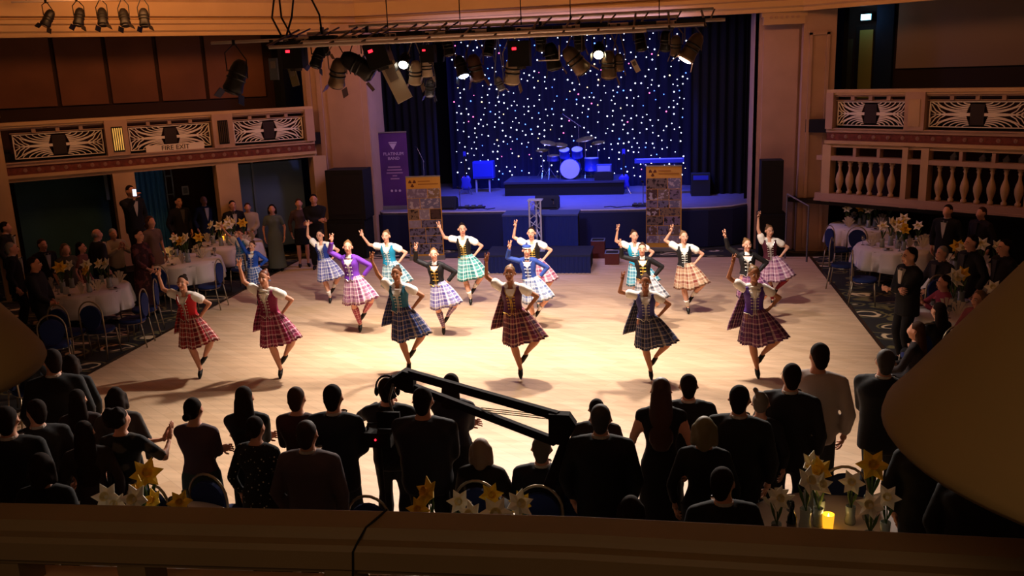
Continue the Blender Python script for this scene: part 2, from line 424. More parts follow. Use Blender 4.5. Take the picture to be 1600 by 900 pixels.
# walls behind the balconies, with lining panels; lower storey
def lw(A, rz):   # local wall empty -> returns matrix
    return Matrix.Translation(Vector(A)) @ Matrix.Rotation(rz, 4, 'Z')
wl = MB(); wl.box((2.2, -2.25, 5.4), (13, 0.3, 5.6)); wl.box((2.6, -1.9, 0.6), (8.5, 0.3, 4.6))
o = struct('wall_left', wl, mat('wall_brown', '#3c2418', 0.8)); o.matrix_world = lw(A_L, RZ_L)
for x0, x1 in ((5.46, 7.2), (4.31, 5.36), (3.13, 4.21), (1.95, 3.03), (0.36, 1.85)):
    p = MB().box(((x0+x1)/2, -2.06, 4.9), (x1-x0, 0.08, 1.62)); q = obj('panel', p, mat('lining_panel', '#7c4c34', 0.75, noise=0.12, nscale=1.2), o)
obj('panel', MB().box((-0.55, -2.06, 5.0), (1.3, 0.06, 2.4)), mat('dark_grey_panel', '#1c1a1c', 0.8), o)
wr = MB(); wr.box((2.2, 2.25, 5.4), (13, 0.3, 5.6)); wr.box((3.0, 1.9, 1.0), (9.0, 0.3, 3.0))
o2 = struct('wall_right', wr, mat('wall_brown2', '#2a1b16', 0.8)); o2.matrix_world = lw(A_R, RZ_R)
for x0, x1, z0, z1, c in ((0.50, 5.4, 4.22, 6.2, '#8a7262'), (-0.42, -0.09, 3.0, 5.14, '#86803a'), (-1.05, -0.62, 3.0, 4.95, '#3c3a24'), (-2.2, -1.15, 3.0, 5.2, '#4a2d22')):
    p = MB().box(((x0+x1)/2, 2.05, (z0+z1)/2), (x1-x0, 0.08, z1-z0)); obj('panel', p, mat('panel_'+c[1:], c, 0.75), o2)
obj('panel', MB().box((0.2, 2.03, 4.6), (0.42, 0.1, 3.2)), mat('navy_drape', '#0e1d33', 0.9), o2)
obj('door_frame', MB().box((-0.26, 2.08, 4.1), (0.55, 0.06, 2.25)), M_dark, o2)
ex = thing('exit_sign', 'small lit pale blue exit sign high above the right balcony door', 'sign', A_R, RZ_R)
obj('housing', MB().box((-0.22, 1.93, 5.43), (0.28, 0.10, 0.17)), M_dark, ex)
obj('lit_face', MB().box((-0.22, 1.875, 5.43), (0.24, 0.02, 0.13)), mat('exit_glow', '#bff0ff', 0.5, emit='#9be8ff', es=5.0), ex)
exl = light('exit_light', 'POINT', (0, 0, 0), (0, 0, -1), 4.0, (0.45, 0.75, 1.0), 0.1)
exl.location = (lw(A_R, RZ_R) @ Vector((-0.22, 1.7, 5.43)))
# piers and screens under the left balcony, gallery floor and seating mass behind both fronts
pl = MB()
for x0, x1 in ((4.33, 4.80), (1.93, 2.46), (-0.35, 0.0)): pl.box(((x0+x1)/2, -0.05, 1.28), (x1-x0, 0.36, 2.56))
o = struct('trim_2', pl, M_paint); o.matrix_world = lw(A_L, RZ_L)
en = MB(); en.box((7.1, 0.0, 2.05), (0.42, 0.40, 4.1)); en.box((7.1, 0.0, 4.0), (0.5, 0.48, 0.12)); en.box((7.1, 0.22, 1.9), (0.2, 0.06, 3.2))
o = struct('trim_3', en, M_paint); o.matrix_world = lw(A_L, RZ_L)
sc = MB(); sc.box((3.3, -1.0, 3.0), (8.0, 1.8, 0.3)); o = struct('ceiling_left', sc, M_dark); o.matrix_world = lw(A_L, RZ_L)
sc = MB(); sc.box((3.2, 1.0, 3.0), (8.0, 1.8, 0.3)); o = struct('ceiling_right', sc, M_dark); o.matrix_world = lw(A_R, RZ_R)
def local_thing(name, label, cat, A, rz, x, y, z, group=None):
    w = lw(A, rz) @ Vector((x, y, z)); return thing(name, label, cat, w, rz, group)
M_teal = mat('teal_screen', '#26484c', 0.7, noise=0.2, nscale=1)
for i, (x0, x1, lab, c) in enumerate(((4.85, 6.75, 'dark teal screen between the left end pillar and the man holding up a phone', M_teal),
                                   (0.05, 1.85, 'slate blue screen in the left bay nearest the stage', mat('slate_screen', '#4c6072', 0.7)))):
    t = local_thing('bay_screen', lab, 'screen', A_L, RZ_L, (x0+x1)/2, -0.65, 0)
    obj('panel', MB().box((0, 0, 1.35), (x1-x0, 0.06, 2.4 if i == 0 else 2.2)), c, t)
    obj('edge_strip', MB().box((-(x1-x0)/2 if i == 0 else (x1-x0)/2, 0.04, 1.5 if i else 2.2), (0.07, 0.05, 2.0 if i else 0.6)), mat('pale_edge', '#8fa3a8', 0.5), t)
    if i: obj('mullion', MB().box((0.42, 0.04, 1.5), (0.05, 0.05, 2.0)), mat('pale_edge2', '#55646c', 0.5), t)
t = local_thing('side_curtain', 'curtain tinted as if lit blue in the middle bay under the left balcony', 'curtain', A_L, RZ_L, 3.85, -1.0, 0)
cu2 = MB(); pts = []
def curtain_mb(w, z0, z1, folds, depth, th=0.03):
    b = MB(); n = folds*6; vs = []; fs = []
    for i in range(n+1):
        x = -w/2+w*i/n; y = depth*math.sin(2*math.pi*i/6)
        vs += [(x, y, z0), (x, y, z1), (x, y+th, z1), (x, y+th, z0)]
    for i in range(n):
        for k in range(4): fs.append((4*i+k, 4*i+(k+1) % 4, 4*i+4+(k+1) % 4, 4*i+4+k))
    fs += [(0, 1, 2, 3), (4*n+3, 4*n+2, 4*n+1, 4*n)]
    return b.add(vs, fs)
obj('cloth', curtain_mb(0.75, 0.0, 2.6, 6, 0.04), mat('curtain_lit_blue', '#3478b8', 0.8), t)  # bright blue cloth colour stands in for light falling on the curtain
rr = MB()
for z in (0.7, 1.05, 1.45, 1.85, 2.3): rr.box((-0.47, 0.12, z), (0.16, 0.05, 0.03))
rr.box((-0.55, 0.12, 1.4), (0.03, 0.04, 2.4)); rr.box((-0.39, 0.12, 1.4), (0.03, 0.04, 2.4))
obj('rung', rr, mat('dull_steel', '#4a5660', 0.4, 0.5), t)
ntc = local_thing('notice', 'small pale notice on the dark door under the left balcony', 'notice', A_L, RZ_L, 3.0, -0.95, 1.9)
obj('paper', MB().box((0, 0, 0), (0.16, 0.01, 0.22)), mat('paper_grey', '#8a8f90', 0.7), ntc)
obj('edge', MB().box((0, 0.006, 0.0), (0.11, 0.006, 0.15)), mat('paper_dark', '#5c6265', 0.7), ntc)

# baluster gallery under the right balcony
gal = thing('baluster_gallery', 'cream gallery of turned balusters under the right balcony', 'balustrade', A_R, RZ_R)
g = MB(); g.box((3.2, 0, 2.30), (6.9, 0.24, 0.10)); obj('upper_rail', g, M_paint2, gal)
g = MB(); g.box((3.2, 0, 1.42), (6.9, 0.28, 0.14)); g.box((3.2, -0.02, 1.34), (6.9, 0.32, 0.05)); obj('plinth', g, M_paint2, gal)
for x0, x1 in ((1.74, 1.86), (2.14, 2.3), (-0.1, 0.1), (4.2, 4.6)):
    obj('post', MB().box(((x0+x1)/2, 0, 1.95), (x1-x0, 0.26, 1.3)), M_paint, gal)
bal = MB().lathe([(0.06, 1.49), (0.06, 1.55), (0.035, 1.58), (0.05, 1.63), (0.085, 1.75), (0.09, 1.83), (0.07, 1.92), (0.035, 2.02), (0.03, 2.10), (0.05, 2.15), (0.035, 2.18), (0.06, 2.20), (0.06, 2.25)], 10)
bme = bal.mesh('baluster'); bme.polygons.foreach_set('use_smooth', [True]*len(bme.polygons)); bme.materials.append(M_paint)
for x in [0.28+0.24*k for k in range(6)]+[2.5+0.26*k for k in range(7)]+[4.8+0.26*k for k in range(6)]:
    o = bpy.data.objects.new('baluster', bme); COL.objects.link(o); o.parent = gal; o.location = (x, 0, 0)
for x0, x1 in ((0.1, 1.74), (2.3, 4.2)):
    for q in np.linspace(x0, x1, 4)[1:-1]: obj('spacer', MB().box((q, 0, 2.44), (0.07, 0.18, 0.20)), M_paint2, gal)
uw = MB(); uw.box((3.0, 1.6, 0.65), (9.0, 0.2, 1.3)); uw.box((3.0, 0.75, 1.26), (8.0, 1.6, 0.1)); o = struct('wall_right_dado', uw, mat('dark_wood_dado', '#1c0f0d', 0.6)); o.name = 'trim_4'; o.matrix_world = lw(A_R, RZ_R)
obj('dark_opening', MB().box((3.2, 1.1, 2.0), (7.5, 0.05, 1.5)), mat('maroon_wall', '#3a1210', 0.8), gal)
bs = MB()
for k, (x, z) in enumerate(((2.7, 2.45), (3.2, 2.47), (3.35, 2.5), (3.6, 2.44), (3.85, 2.46))): bs.box((x, 0.5, z), (0.11, 0.02, 0.11))
for k in range(5):
    x, z = ((2.62, 2.45), (3.2, 2.44), (3.42, 2.46), (3.66, 2.43), (3.95, 2.46))[k]
    t = local_thing('folded_napkin', 'white folded napkin glimpsed through the gap above the right balusters', 'napkin', A_R, RZ_R, x, 0.35, z-0.06, 'napkins glimpsed above the balusters')
    obj('fold', MB().prism([(-0.07, 0), (0.07, 0), (0.02, 0.11)], -0.02, 0.02), mat('napkin', '#c9c3bd', 0.8), t)
    obj('base', MB().box((0, 0, -0.06), (0.1, 0.08, 0.12)), mat('napkin', '#c9c3bd', 0.8), t)

# proscenium: piers, header mouldings
pp = MB(); Y = 22.5
pp.box((-8.2, Y+0.2, 2.9), (1.7, 0.5, 5.8))
for x in (-8.88, -8.6): pp.box((x, Y-0.07, 2.9), (0.12, 0.08, 5.8))
pp.box((-7.95, Y-0.04, 2.9), (0.9, 0.06, 5.8)); pp.box((-7.38, Y+0.6, 2.9), (0.08, 1.2, 5.8))
struct('wall_stage_left', pp, M_paint2)
pp = MB()
pp.box((2.74, Y+0.2, 2.9), (1.05, 0.5, 5.8)); pp.box((2.8, Y-0.08, 2.60), (0.80, 0.10, 5.2)); pp.box((2.26, Y+0.5, 2.9), (0.08, 1.1, 5.8))
pp.box((3.62, Y-0.1, 2.9), (0.72, 0.6, 5.8))
pp.box((3.42, Y-0.43, 2.6), (0.07, 0.05, 5.0)); pp.box((3.80, Y-0.43, 2.6), (0.07, 0.05, 5.0)); pp.box((3.61, Y-0.43, 5.08), (0.45, 0.05, 0.07))
struct('wall_stage_right', pp, M_paint2)
cpz = thing('pilaster_capital', 'cream moulded capital topping the pilaster right of the stage', 'capital', (2.82, Y-0.42, 5.2))
c = MB(); c.box((0, 0.1, 0.33), (1.0, 0.24, 0.10)); c.box((0, 0.1, 0.2), (0.92, 0.2, 0.18)); obj('block', c, M_paint, cpz)
c = MB(); [c.box((-0.3+0.12*k, -0.02, 0.27), (0.05, 0.05, 0.05)) for k in range(6)]; o = obj('dentils', c, M_paint2, cpz); o['kind'] = 'stuff'

prof = [(0.0, 5.58), (0.14, 5.58), (0.14, 5.66), (0.20, 5.70), (0.20, 5.82), (0.27, 5.85), (0.27, 5.93), (0.16, 5.95), (0.16, 5.98), (0.34, 6.00), (0.38, 6.30), (0.46, 6.36), (0.50, 6.8), (0.9, 7.2), (0.9, 8.2), (0.0, 8.2)]
def sweep(line, prof, dz=0.0):
    """line: list of (x, y) seen from the hall left to right; profile offset towards the hall"""
    b = MB(); P = [np.array(p, float) for p in line]; k = len(prof); vs = []; fs = []
    nr = []
    for i in range(len(P)-1):
        d = P[i+1]-P[i]; d /= np.linalg.norm(d); nr.append(np.array([d[1], -d[0]]))
    for i, p in enumerate(P):
        if i == 0: n = nr[0]
        elif i == len(P)-1: n = nr[-1]
        else: n = nr[i-1]+nr[i]; n = n/(n@nr[i])
        for o_, z in prof: vs.append((p[0]+n[0]*o_, p[1]+n[1]*o_, z+dz))
    for i in range(len(P)-1):
        for j in range(k): fs.append((i*k+j, (i+1)*k+j, (i+1)*k+(j+1) % k, i*k+(j+1) % k))
    fs += [tuple(range(k)), tuple(len(P)*k-1-j for j in range(k))]
    return b.add(vs, fs)
M_beam = mat('beam_cream', '#c09a6c', 0.6, noise=0.08, nscale=1.0)
dl = np.array([math.cos(RZ_L), math.sin(RZ_L)]); dr = np.array([math.cos(RZ_R), math.sin(RZ_R)])
pL = A_L[:2]-dl*1.5; pR = A_R[:2]-dr*0.75
struct('trim_5', sweep([A_L[:2]+dl*9, pL, pR, A_R[:2]+dr*9], prof), M_beam)
cl = MB().box((-2, 9, 8.3), (36, 30, 0.2)); struct('ceiling', cl, M_paint)

# stage platform, apron lip, back and side drapes
lip = [(-7.45, 23.0), (-7.2, 22.66), (-5.0, 22.6), (-2.7, 22.62), (-0.5, 22.68), (1.2, 22.82), (1.8, 23.05), (2.25, 23.5)]
st = MB(); poly = lip+[(4.2, 23.6), (4.2, 28.6), (-9.6, 28.6), (-9.6, 23.0)]
n = len(poly); st.add([(x, y, 0) for x, y in poly]+[(x, y, 1.0) for x, y in poly],
    [tuple(range(n-1, -1, -1)), tuple(range(n, 2*n))]+[(i, (i+1) % n, (i+1) % n+n, i+n) for i in range(n)])
stage_o = struct('floor_stage', st, mat('stage_boards', '#6a6378', 0.45, noise=0.08, nscale=4))
tr = MB(); tr.tube([(x, y-0.015, 0.985) for x, y in lip], 0.022, 6); struct('trim_6', tr, mat('lip_trim', '#a49aa0', 0.4))
sf = sweep([(x, y-0.02) for x, y in [(-7.6, 22.9)]+lip[1:]], [(0, 0.0), (0.05, 0.0), (0.05, 0.93), (0, 0.93)])
struct('wall_stage_front', sf, mat('stage_front_lit_blue', '#161c44', 0.8))  # navy colour stands in for blue light on the stage front
bk = MB(); bk.box((-2.7, 28.75, 4), (16, 0.2, 8)); bk.box((-2.7, 25.8, 6.9), (14, 5.6, 0.1)); bk.box((-9.7, 25.7, 4), (0.1, 6, 8)); bk.box((4.3, 25.7, 4), (0.1, 6, 8))
struct('wall_stage_back', bk, M_black)
def drape(x0, x1, y, z0, z1, lab, m, folds=None):
    t = thing('stage_drape', lab, 'curtain', ((x0+x1)/2, y, z0))
    obj('cloth', curtain_mb(x1-x0, 0, z1-z0, folds or max(3, int((x1-x0)/0.22)), 0.05), m, t)
    return t
M_drp = mat('black_velvet', '#0d0c14', 0.95)
drape(-8.6, -6.35, 25.6, 1.0, 6.6, 'black drape hiding the left side of the stage', M_drp)
drape(0.85, 2.7, 25.2, 1.0, 6.6, 'black drape to the right of the star cloth', M_drp)
drape(2.2, 3.9, 24.2, 1.0, 6.6, 'black drape just inside the right proscenium pier', M_drp)

# ------------------------------------------------------------------ people
def ik(a, b, l1, l2, hint):
    a, b = npos(a), npos(b); d = b-a; L = np.linalg.norm(d); mx = (l1+l2)*0.995
    if L > mx: b = a+d/L*mx; d = b-a; L = mx
    u = d/L; h = npos(hint); h = h-u*(h@u); h = h/(np.linalg.norm(h)+1e-9)
    x = (l1*l1-l2*l2+L*L)/(2*L); y = math.sqrt(max(0, l1*l1-x*x))
    return a+u*x+h*y, b
def frame_rot(fwd, up):
    """rotation whose -Y column is fwd and whose Z is near up"""
    f_ = npos(fwd); f_ = f_/np.linalg.norm(f_); u = npos(up); u = u-f_*(u@f_); u /= np.linalg.norm(u)+1e-9
    y = -f_; x = np.cross(y, u); return np.stack([x, y, u], 1)

def hand_geo(mb, wrist, d, palm, curl, s=1.0, side=1, m=0, pinch=False, seg=6):
    """palm ellipsoid, four fingers of unequal length bent at two knuckles, thumb off the side of the palm.
    d: direction the hand points, palm: direction the palm faces, side: +1 thumb on the +(d x palm) side"""
    d = npos(d); d /= np.linalg.norm(d); p = npos(palm); p = p-d*(p@d); p /= np.linalg.norm(p)+1e-9; w = np.cross(d, p)*side
    wr = npos(wrist); Rm = np.stack([w*side, p, d], 1)
    if np.linalg.det(Rm) < 0: Rm[:, 0] *= -1
    mb.caps(wr, wr+d*0.03*s, 0.023*s, 0.027*s, m, 8)
    mb.ell(wr+d*0.055*s, (0.040*s, 0.017*s, 0.048*s), m, rot=Rm, nu=10, nv=6)
    L = (0.072, 0.082, 0.076, 0.060)
    for i in range(4):
        base = wr+d*0.088*s+w*(0.028-0.019*i)*s
        c = curl*(1.0+0.12*i)
        if pinch and i == 1: c = 1.0                      # the middle finger comes to the thumb
        if pinch and i != 1: c = curl*0.5
        dr_ = d+w*(0.14-0.10*i); pts = [base]; ang = 0
        for k, f_ in enumerate((0.45, 0.32, 0.23)):
            ang += c*(0.55 if k == 0 else 0.8)
            dd = dr_*math.cos(ang)+p*math.sin(ang); dd /= np.linalg.norm(dd); pts.append(pts[-1]+dd*L[i]*f_*s)
        mb.tube(pts, [0.0098*s, 0.009*s, 0.0085*s, 0.006*s], seg, m)
    tb = wr+d*0.035*s+w*0.026*s
    q1 = tb+(d*0.5+w*0.6+p*0.35)*0.042*s; q2 = q1+(d*0.85+w*(0.1 if not pinch else -0.3)+p*(0.5+0.4*curl))*0.034*s
    mb.tube([tb, q1, q2], [0.014*s, 0.0115*s, 0.008*s], seg, m)

BASE = dict(sh=0.165, hip=0.085, chest=0.150, cd=0.102, waist=0.118, wd=0.088, hipw=0.158, hd=0.112, fat=1.0)
MALE = dict(sh=0.195, hip=0.085, chest=0.178, cd=0.118, waist=0.155, wd=0.112, hipw=0.160, hd=0.115, fat=1.0)
class Sk:
    """joints of a 1.70 m figure facing -Y, image-left hand is its right hand (x < 0)"""
    def __init__(s, sex='f', **kw):
        B = dict(MALE if sex == 'm' else BASE); B.update({k: v for k, v in kw.items() if k in B}); s.B = B; s.sex = sex
        lean = kw.get('lean', 0.0); s.lean = lean
        s.pel = npos(kw.get('pel', (0, 0, 0.92)))
        s.chest = s.pel+npos((lean*0.4, kw.get('fwd', 0)*0.45, 0.36)); s.neck = s.pel+npos((lean*0.55, kw.get('fwd', 0)*0.7, 0.50))
        s.head = s.neck+npos(kw.get('head_off', (0, -0.018, 0.160))); s.hrot = rot_z(kw.get('turn', 0)) @ rot_y(kw.get('tilt', 0)) @ rot_x(kw.get('nod', 0))
        s.S = [s.chest+npos((-B['sh'], 0, 0.072)), s.chest+npos((B['sh'], 0, 0.072))]
        s.H = [s.pel+npos((-B['hip'], 0, -0.02)), s.pel+npos((B['hip'], 0, -0.02))]
        W = kw.get('wrists', ((-0.24, -0.03, 0.86), (0.24, -0.03, 0.86)))
        hints = kw.get('elbows', ((-0.5, 0.6, -0.3), (0.5, 0.6, -0.3)))
        s.E = [0, 0]; s.W = [0, 0]
        for i in (0, 1): s.E[i], s.W[i] = ik(s.S[i], W[i], 0.285, 0.25, hints[i])
        A = kw.get('ankles', ((-0.10, 0.02, 0.08), (0.10, 0.02, 0.08))); kh = kw.get('knees', ((-0.1, -1, 0), (0.1, -1, 0)))
        s.K = [0, 0]; s.A = [0, 0]
        for i in (0, 1): s.K[i], s.A[i] = ik(s.H[i], A[i], 0.43, 0.41, kh[i])
        s.T = [npos(t) for t in kw.get('toes', tuple(tuple(s.A[i]+npos((0.02*(-1, 1)[i], -0.17, -0.055))) for i in (0, 1)))]
        hd = kw.get('hand_dir', (None, None)); s.hd = [npos(hd[i]) if hd[i] is not None else (s.W[i]-s.E[i]) for i in (0, 1)]
        s.palm = [npos(v) for v in kw.get('palms', ((1, 0, 0.01), (-1, 0, 0.01)))]
        s.lf = kw.get('lf', 1.0); s.hs = kw.get('hs', 1.08); s.curl = kw.get('curl', (0.45, 0.45)); s.pinch = kw.get('pinch', (False, False))
    def torso(s, mb, off=0.0, z0=0.80, z1=1.46, m=0, n=20, front=None):
        B = s.B; P, C_ = s.pel, s.chest; rg = []
        prof = [(-0.14, B['hipw']*0.86, B['hd']*0.9), (-0.04, B['hipw'], B['hd']), (0.04, B['hipw']*0.95, B['hd']*0.98), (0.13, B['waist']*1.03, B['wd']*1.02),
                (0.20, B['waist'], B['wd']), (0.29, B['chest']*0.96, B['cd']), (0.37, B['chest']*1.06, B['cd']*1.04), (0.425, B['chest']*1.02, B['cd']*0.90),
                (0.468, B['chest']*0.76, B['cd']*0.74), (0.51, 0.075, 0.062)]
        for dz, rx, ry in prof:
            z = P[2]+dz
            if z < z0-0.001 or z > z1+0.001: continue
            t = max(0, min(1, dz/0.36)); c = P*(1-t)+C_*t; c = npos((c[0], c[1]+(0.012 if dz > 0.3 else 0), z))
            rg.append((c, rx+off, ry+off))
        if front is not None: return rg
        mb.rings(rg, n, m)
        if s.sex == 'f' and z1 > 1.3:
            for i in (-1, 1): mb.ell(C_+npos((i*0.062, -0.072, -0.015)), (0.058+off, 0.05+off*0.6, 0.055+off*0.6), m, nu=10, nv=7)
        return rg
    def body_mb(s, hands=True):
        mb = MB(); B = s.B; f = B['fat']
        s.torso(mb)
        mb.tube([s.neck+npos((0, 0.01, -0.09)), s.neck+npos((0, 0.008, 0.02)), s.head+npos((0, 0.015, -0.05))], [0.068, 0.052 if s.sex == 'f' else 0.062, 0.054], 12)
        Rh = s.hrot
        def hp(v): return s.head+Rh @ (npos(v)*s.hs)
        mb.ell(hp((0, 0.010, 0.022)), (0.078, 0.094, 0.090), rot=Rh, nu=18, nv=12)
        mb.ell(hp((0, -0.026, -0.033)), (0.063, 0.062, 0.072), rot=Rh, nu=16, nv=10)
        mb.ell(hp((0, -0.058, -0.085)), (0.026, 0.024, 0.022), rot=Rh, nu=8, nv=6)
        mb.tube([hp((0, -0.074, 0.02)), hp((0, -0.098, -0.022)), hp((0, -0.086, -0.034))], [0.009, 0.016, 0.011], 8)
        for i in (-1, 1):
            mb.ell(hp((i*0.076, 0.008, -0.008)), (0.012, 0.020, 0.030), rot=Rh, nu=8, nv=6)
            mb.ell(hp((i*0.036, -0.062, -0.022)), (0.024, 0.020, 0.022), rot=Rh, nu=8, nv=6)
        for i in (0, 1):
            sg = (-1, 1)[i]
            mb.caps(s.S[i], s.E[i], 0.050*f, 0.038*f); mb.caps(s.E[i], s.W[i], 0.037*f, 0.024)
            mb.caps(s.chest+npos((sg*0.07, 0, 0.10)), s.S[i], 0.055, 0.052)
            lf = s.lf; mb.caps(s.H[i], s.K[i], 0.085*f, 0.054*f*lf)
            k, a = s.K[i], s.A[i]; mid = k*0.68+a*0.32; back = npos((0, 0.018, 0))
            mb.tube([k, mid+back, a*0.75+k*0.25+back*0.3, a], [0.051*f*lf, 0.057*f*lf, 0.039*f*lf, 0.033], 12); mb.ell(k, 0.053*f*lf); mb.ell(a, 0.034)
            t = s.T[i]; mb.caps(a+npos((0, 0.01, -0.02)), a*0.35+t*0.65, 0.034, 0.034); mb.caps(a*0.35+t*0.65, t, 0.036, 0.022)
        return mb
    def body(s, parent, skin, vox=0.014, handseg=5, dec=None):
        me = remesh(s.body_mb(), vox, 2, dec)
        mb = MB()
        for i in (0, 1):
            hand_geo(mb, s.W[i], s.hd[i], s.palm[i], s.curl[i], 1.0 if s.sex == 'f' else 1.1, side=-1 if i == 0 else 1, pinch=s.pinch[i], seg=handseg)
        bm = bmesh.new(); bm.from_mesh(me); h = mb.mesh('h'); bm.from_mesh(h); bm.to_mesh(me); bm.free(); bpy.data.meshes.remove(h)
        return link('body', me, skin, parent, smooth=True)
    def face(s, parent, lips='#9a4038', glasses=False):
        Rh = s.hrot
        def hp(v): return s.head+Rh @ (npos(v)*s.hs)
        for i in (-1, 1):
            e = MB(); e.ell(hp((i*0.031, -0.078, 0.002)), (0.0135, 0.008, 0.0075), rot=Rh, nu=8, nv=6)
            obj('eye', e, mat('eye_white', '#cfc4bc', 0.4), parent)
            e = MB(); e.ell(hp((i*0.031, -0.0835, 0.002)), (0.0062, 0.005, 0.0065), rot=Rh, nu=8, nv=6); obj('iris', e, mat('iris_dark', '#1c120e', 0.3), parent)
            e = MB(); e.tube([hp((i*0.014, -0.085, 0.020)), hp((i*0.032, -0.084, 0.025)), hp((i*0.050, -0.070, 0.019))], 0.0042, 5); obj('eyebrow', e, mat('brow_brown', '#2c1c14', 0.8), parent)
        e = MB(); e.tube([hp((-0.024, -0.078, -0.055)), hp((0, -0.090, -0.060)), hp((0.024, -0.078, -0.055))], [0.003, 0.0075, 0.003], 6); obj('mouth', e, mat('lips_'+lips[1:], lips, 0.5), parent)
        if glasses: s.glasses(parent)
    def glasses(s, parent):
        Rh = s.hrot
        def hp(v): return s.head+Rh @ (npos(v)*s.hs)
        g = MB()
        for i in (-1, 1):
            g.tube([hp((i*0.032+0.021*math.cos(a), -0.098, 0.0+0.016*math.sin(a))) for a in np.linspace(0, 2*math.pi, 10)], 0.002, 5, cap=False)
            g.tube([hp((i*0.053, -0.096, 0.004)), hp((i*0.078, -0.01, 0.006))], 0.002, 5)
        g.tube([hp((-0.011, -0.099, 0.003)), hp((0.011, -0.099, 0.003))], 0.002, 5)
        obj('glasses', g, mat('glasses_frame', '#141010', 0.3), parent)
    def hair(s, parent, style, m, vox=0.013):
        Rh = s.hrot; mb = MB()
        def hp(v): return s.head+Rh @ (npos(v)*s.hs)
        if style == 'bald':
            mb.ell(hp((0, 0.040, 0.000)), (0.079, 0.075, 0.060), rot=Rh, nu=16, nv=10)
        else:
            mb.ell(hp((0, 0.022, 0.030)), (0.083, 0.094, 0.094), rot=Rh, nu=18, nv=12)
            mb.ell(hp((0, 0.050, -0.005)), (0.074, 0.062, 0.075), rot=Rh, nu=14, nv=10)
            if style == 'short': mb.ell(hp((0, 0.055, -0.045)), (0.058, 0.045, 0.06), rot=Rh, nu=14, nv=10)
        if style == 'bun': mb.ell(hp((0, 0.098, 0.088)), (0.036, 0.034, 0.033), rot=Rh)
        if style == 'lowbun': mb.ell(hp((0, 0.13, -0.02)), (0.042, 0.038, 0.042), rot=Rh)
        if style == 'updo': mb.ell(hp((0, 0.08, 0.10)), (0.058, 0.052, 0.050), rot=Rh); mb.ell(hp((0.045, 0.05, 0.14)), (0.03, 0.03, 0.03), rot=Rh)
        if style == 'bob':
            for i in (-1, 1): mb.caps(hp((i*0.066, 0.015, 0.02)), hp((i*0.074, 0.025, -0.09)), 0.034, 0.032)
            mb.caps(hp((0, 0.07, 0.0)), hp((0, 0.075, -0.085)), 0.062, 0.060); mb.caps(hp((-0.05, 0.05, -0.06)), hp((0.05, 0.05, -0.06)), 0.05, 0.05)
        if style == 'long':
            mb.rings([(hp((0, 0.045, 0.0)), 0.088, 0.062), (hp((0, 0.06, -0.10)), 0.098, 0.062), (hp((0, 0.075, -0.22)), 0.112, 0.058), (hp((0, 0.09, -0.36)), 0.105, 0.048), (hp((0, 0.09, -0.44)), 0.06, 0.03)], 16)
        if style == 'curly':
            for k in range(26):
                a = k*2.4; v = -0.6+1.5*(k/26); r = math.sqrt(max(0.05, 1-v*v))
                mb.ell(hp((0.082*r*math.cos(a), 0.045+0.07*abs(r*math.sin(a)), 0.03+0.085*v)), 0.036, nu=7, nv=5)
        if style == 'afro_bun': mb.ell(hp((0, 0.03, 0.06)), (0.10, 0.10, 0.09), rot=Rh)
        me = remesh(mb, vox, 1)
        return link('hair', me, m, parent, smooth=True)
    def sleeves_mb(s, mb, off, end=1.0, puff=0.0):
        for i in (0, 1):
            sg = (-1, 1)[i]; f = s.B['fat']
            mb.caps(s.chest+npos((sg*0.07, 0, 0.10)), s.S[i], 0.055+off, 0.052+off)
            if end <= 0.5:
                e = s.S[i]+(s.E[i]-s.S[i])*(end*2)
                mb.caps(s.S[i], e, 0.052+off+puff*0.6, 0.046+off+puff)
            else:
                mb.caps(s.S[i], s.E[i], 0.051*f+off, 0.041*f+off); w = s.E[i]+(s.W[i]-s.E[i])*((end-0.5)*2)
                mb.tube([s.E[i], w], [0.041*f+off, 0.030+off], 12); mb.ell(s.E[i], 0.041*f+off)
    def garment(s, name, parent, m, off=0.018, z0=0.80, sleeves=1.0, puff=0.0, collar=True, vox=0.016, skirt=None, extra=None, arms=True):
        mb = MB(); s.torso(mb, off, z0=z0, z1=1.44)
        if arms: s.sleeves_mb(mb, off*0.8, sleeves, puff)
        if collar: mb.rings([(s.neck+npos((0, 0.005, -0.05)), 0.105, 0.085), (s.neck+npos((0, 0.008, -0.005)), 0.070, 0.066), (s.neck+npos((0, 0.010, 0.018)), 0.064, 0.062)], 14)
        if skirt:
            P = s.pel
            mb.rings([(P+npos((0, 0, dz)), rx, ry) for dz, rx, ry in skirt], 22)
        if extra: extra(mb)
        return link(name, remesh(mb, vox, 2), m, parent, smooth=True)
    def trousers(s, parent, m, vox=0.023, name='trousers'):
        mb = MB(); B = s.B
        mb.rings([(s.pel+npos((0, 0, -0.10)), B['hipw']*0.95+0.01, B['hd']+0.012), (s.pel+npos((0, 0, 0.03)), B['hipw']+0.012, B['hd']+0.014), (s.pel+npos((0, 0, 0.13)), B['waist']+0.015, B['wd']+0.015)], 18)
        for i in (0, 1):
            mb.caps(s.H[i], s.K[i], 0.10, 0.070)
            mb.tube([s.K[i], s.K[i]*0.68+s.A[i]*0.32+npos((0, 0.012, 0)), s.A[i]], [0.072, 0.082, 0.058], 12); mb.ell(s.K[i], 0.072)
        return link(name, remesh(mb, vox, 2), m, parent, smooth=True)
    def shoes(s, parent, m, name='shoe', heel=False):
        for i in (0, 1):
            a, t = s.A[i], s.T[i]; mb = MB(); mid = a*0.35+t*0.65
            mb.caps(a+npos((0, 0.012, -0.028)), mid+npos((0, 0, -0.004)), 0.040, 0.041); mb.caps(mid+npos((0, 0, -0.004)), t, 0.042, 0.027)
            link(name, remesh(mb, 0.015, 1), m, parent, smooth=True)
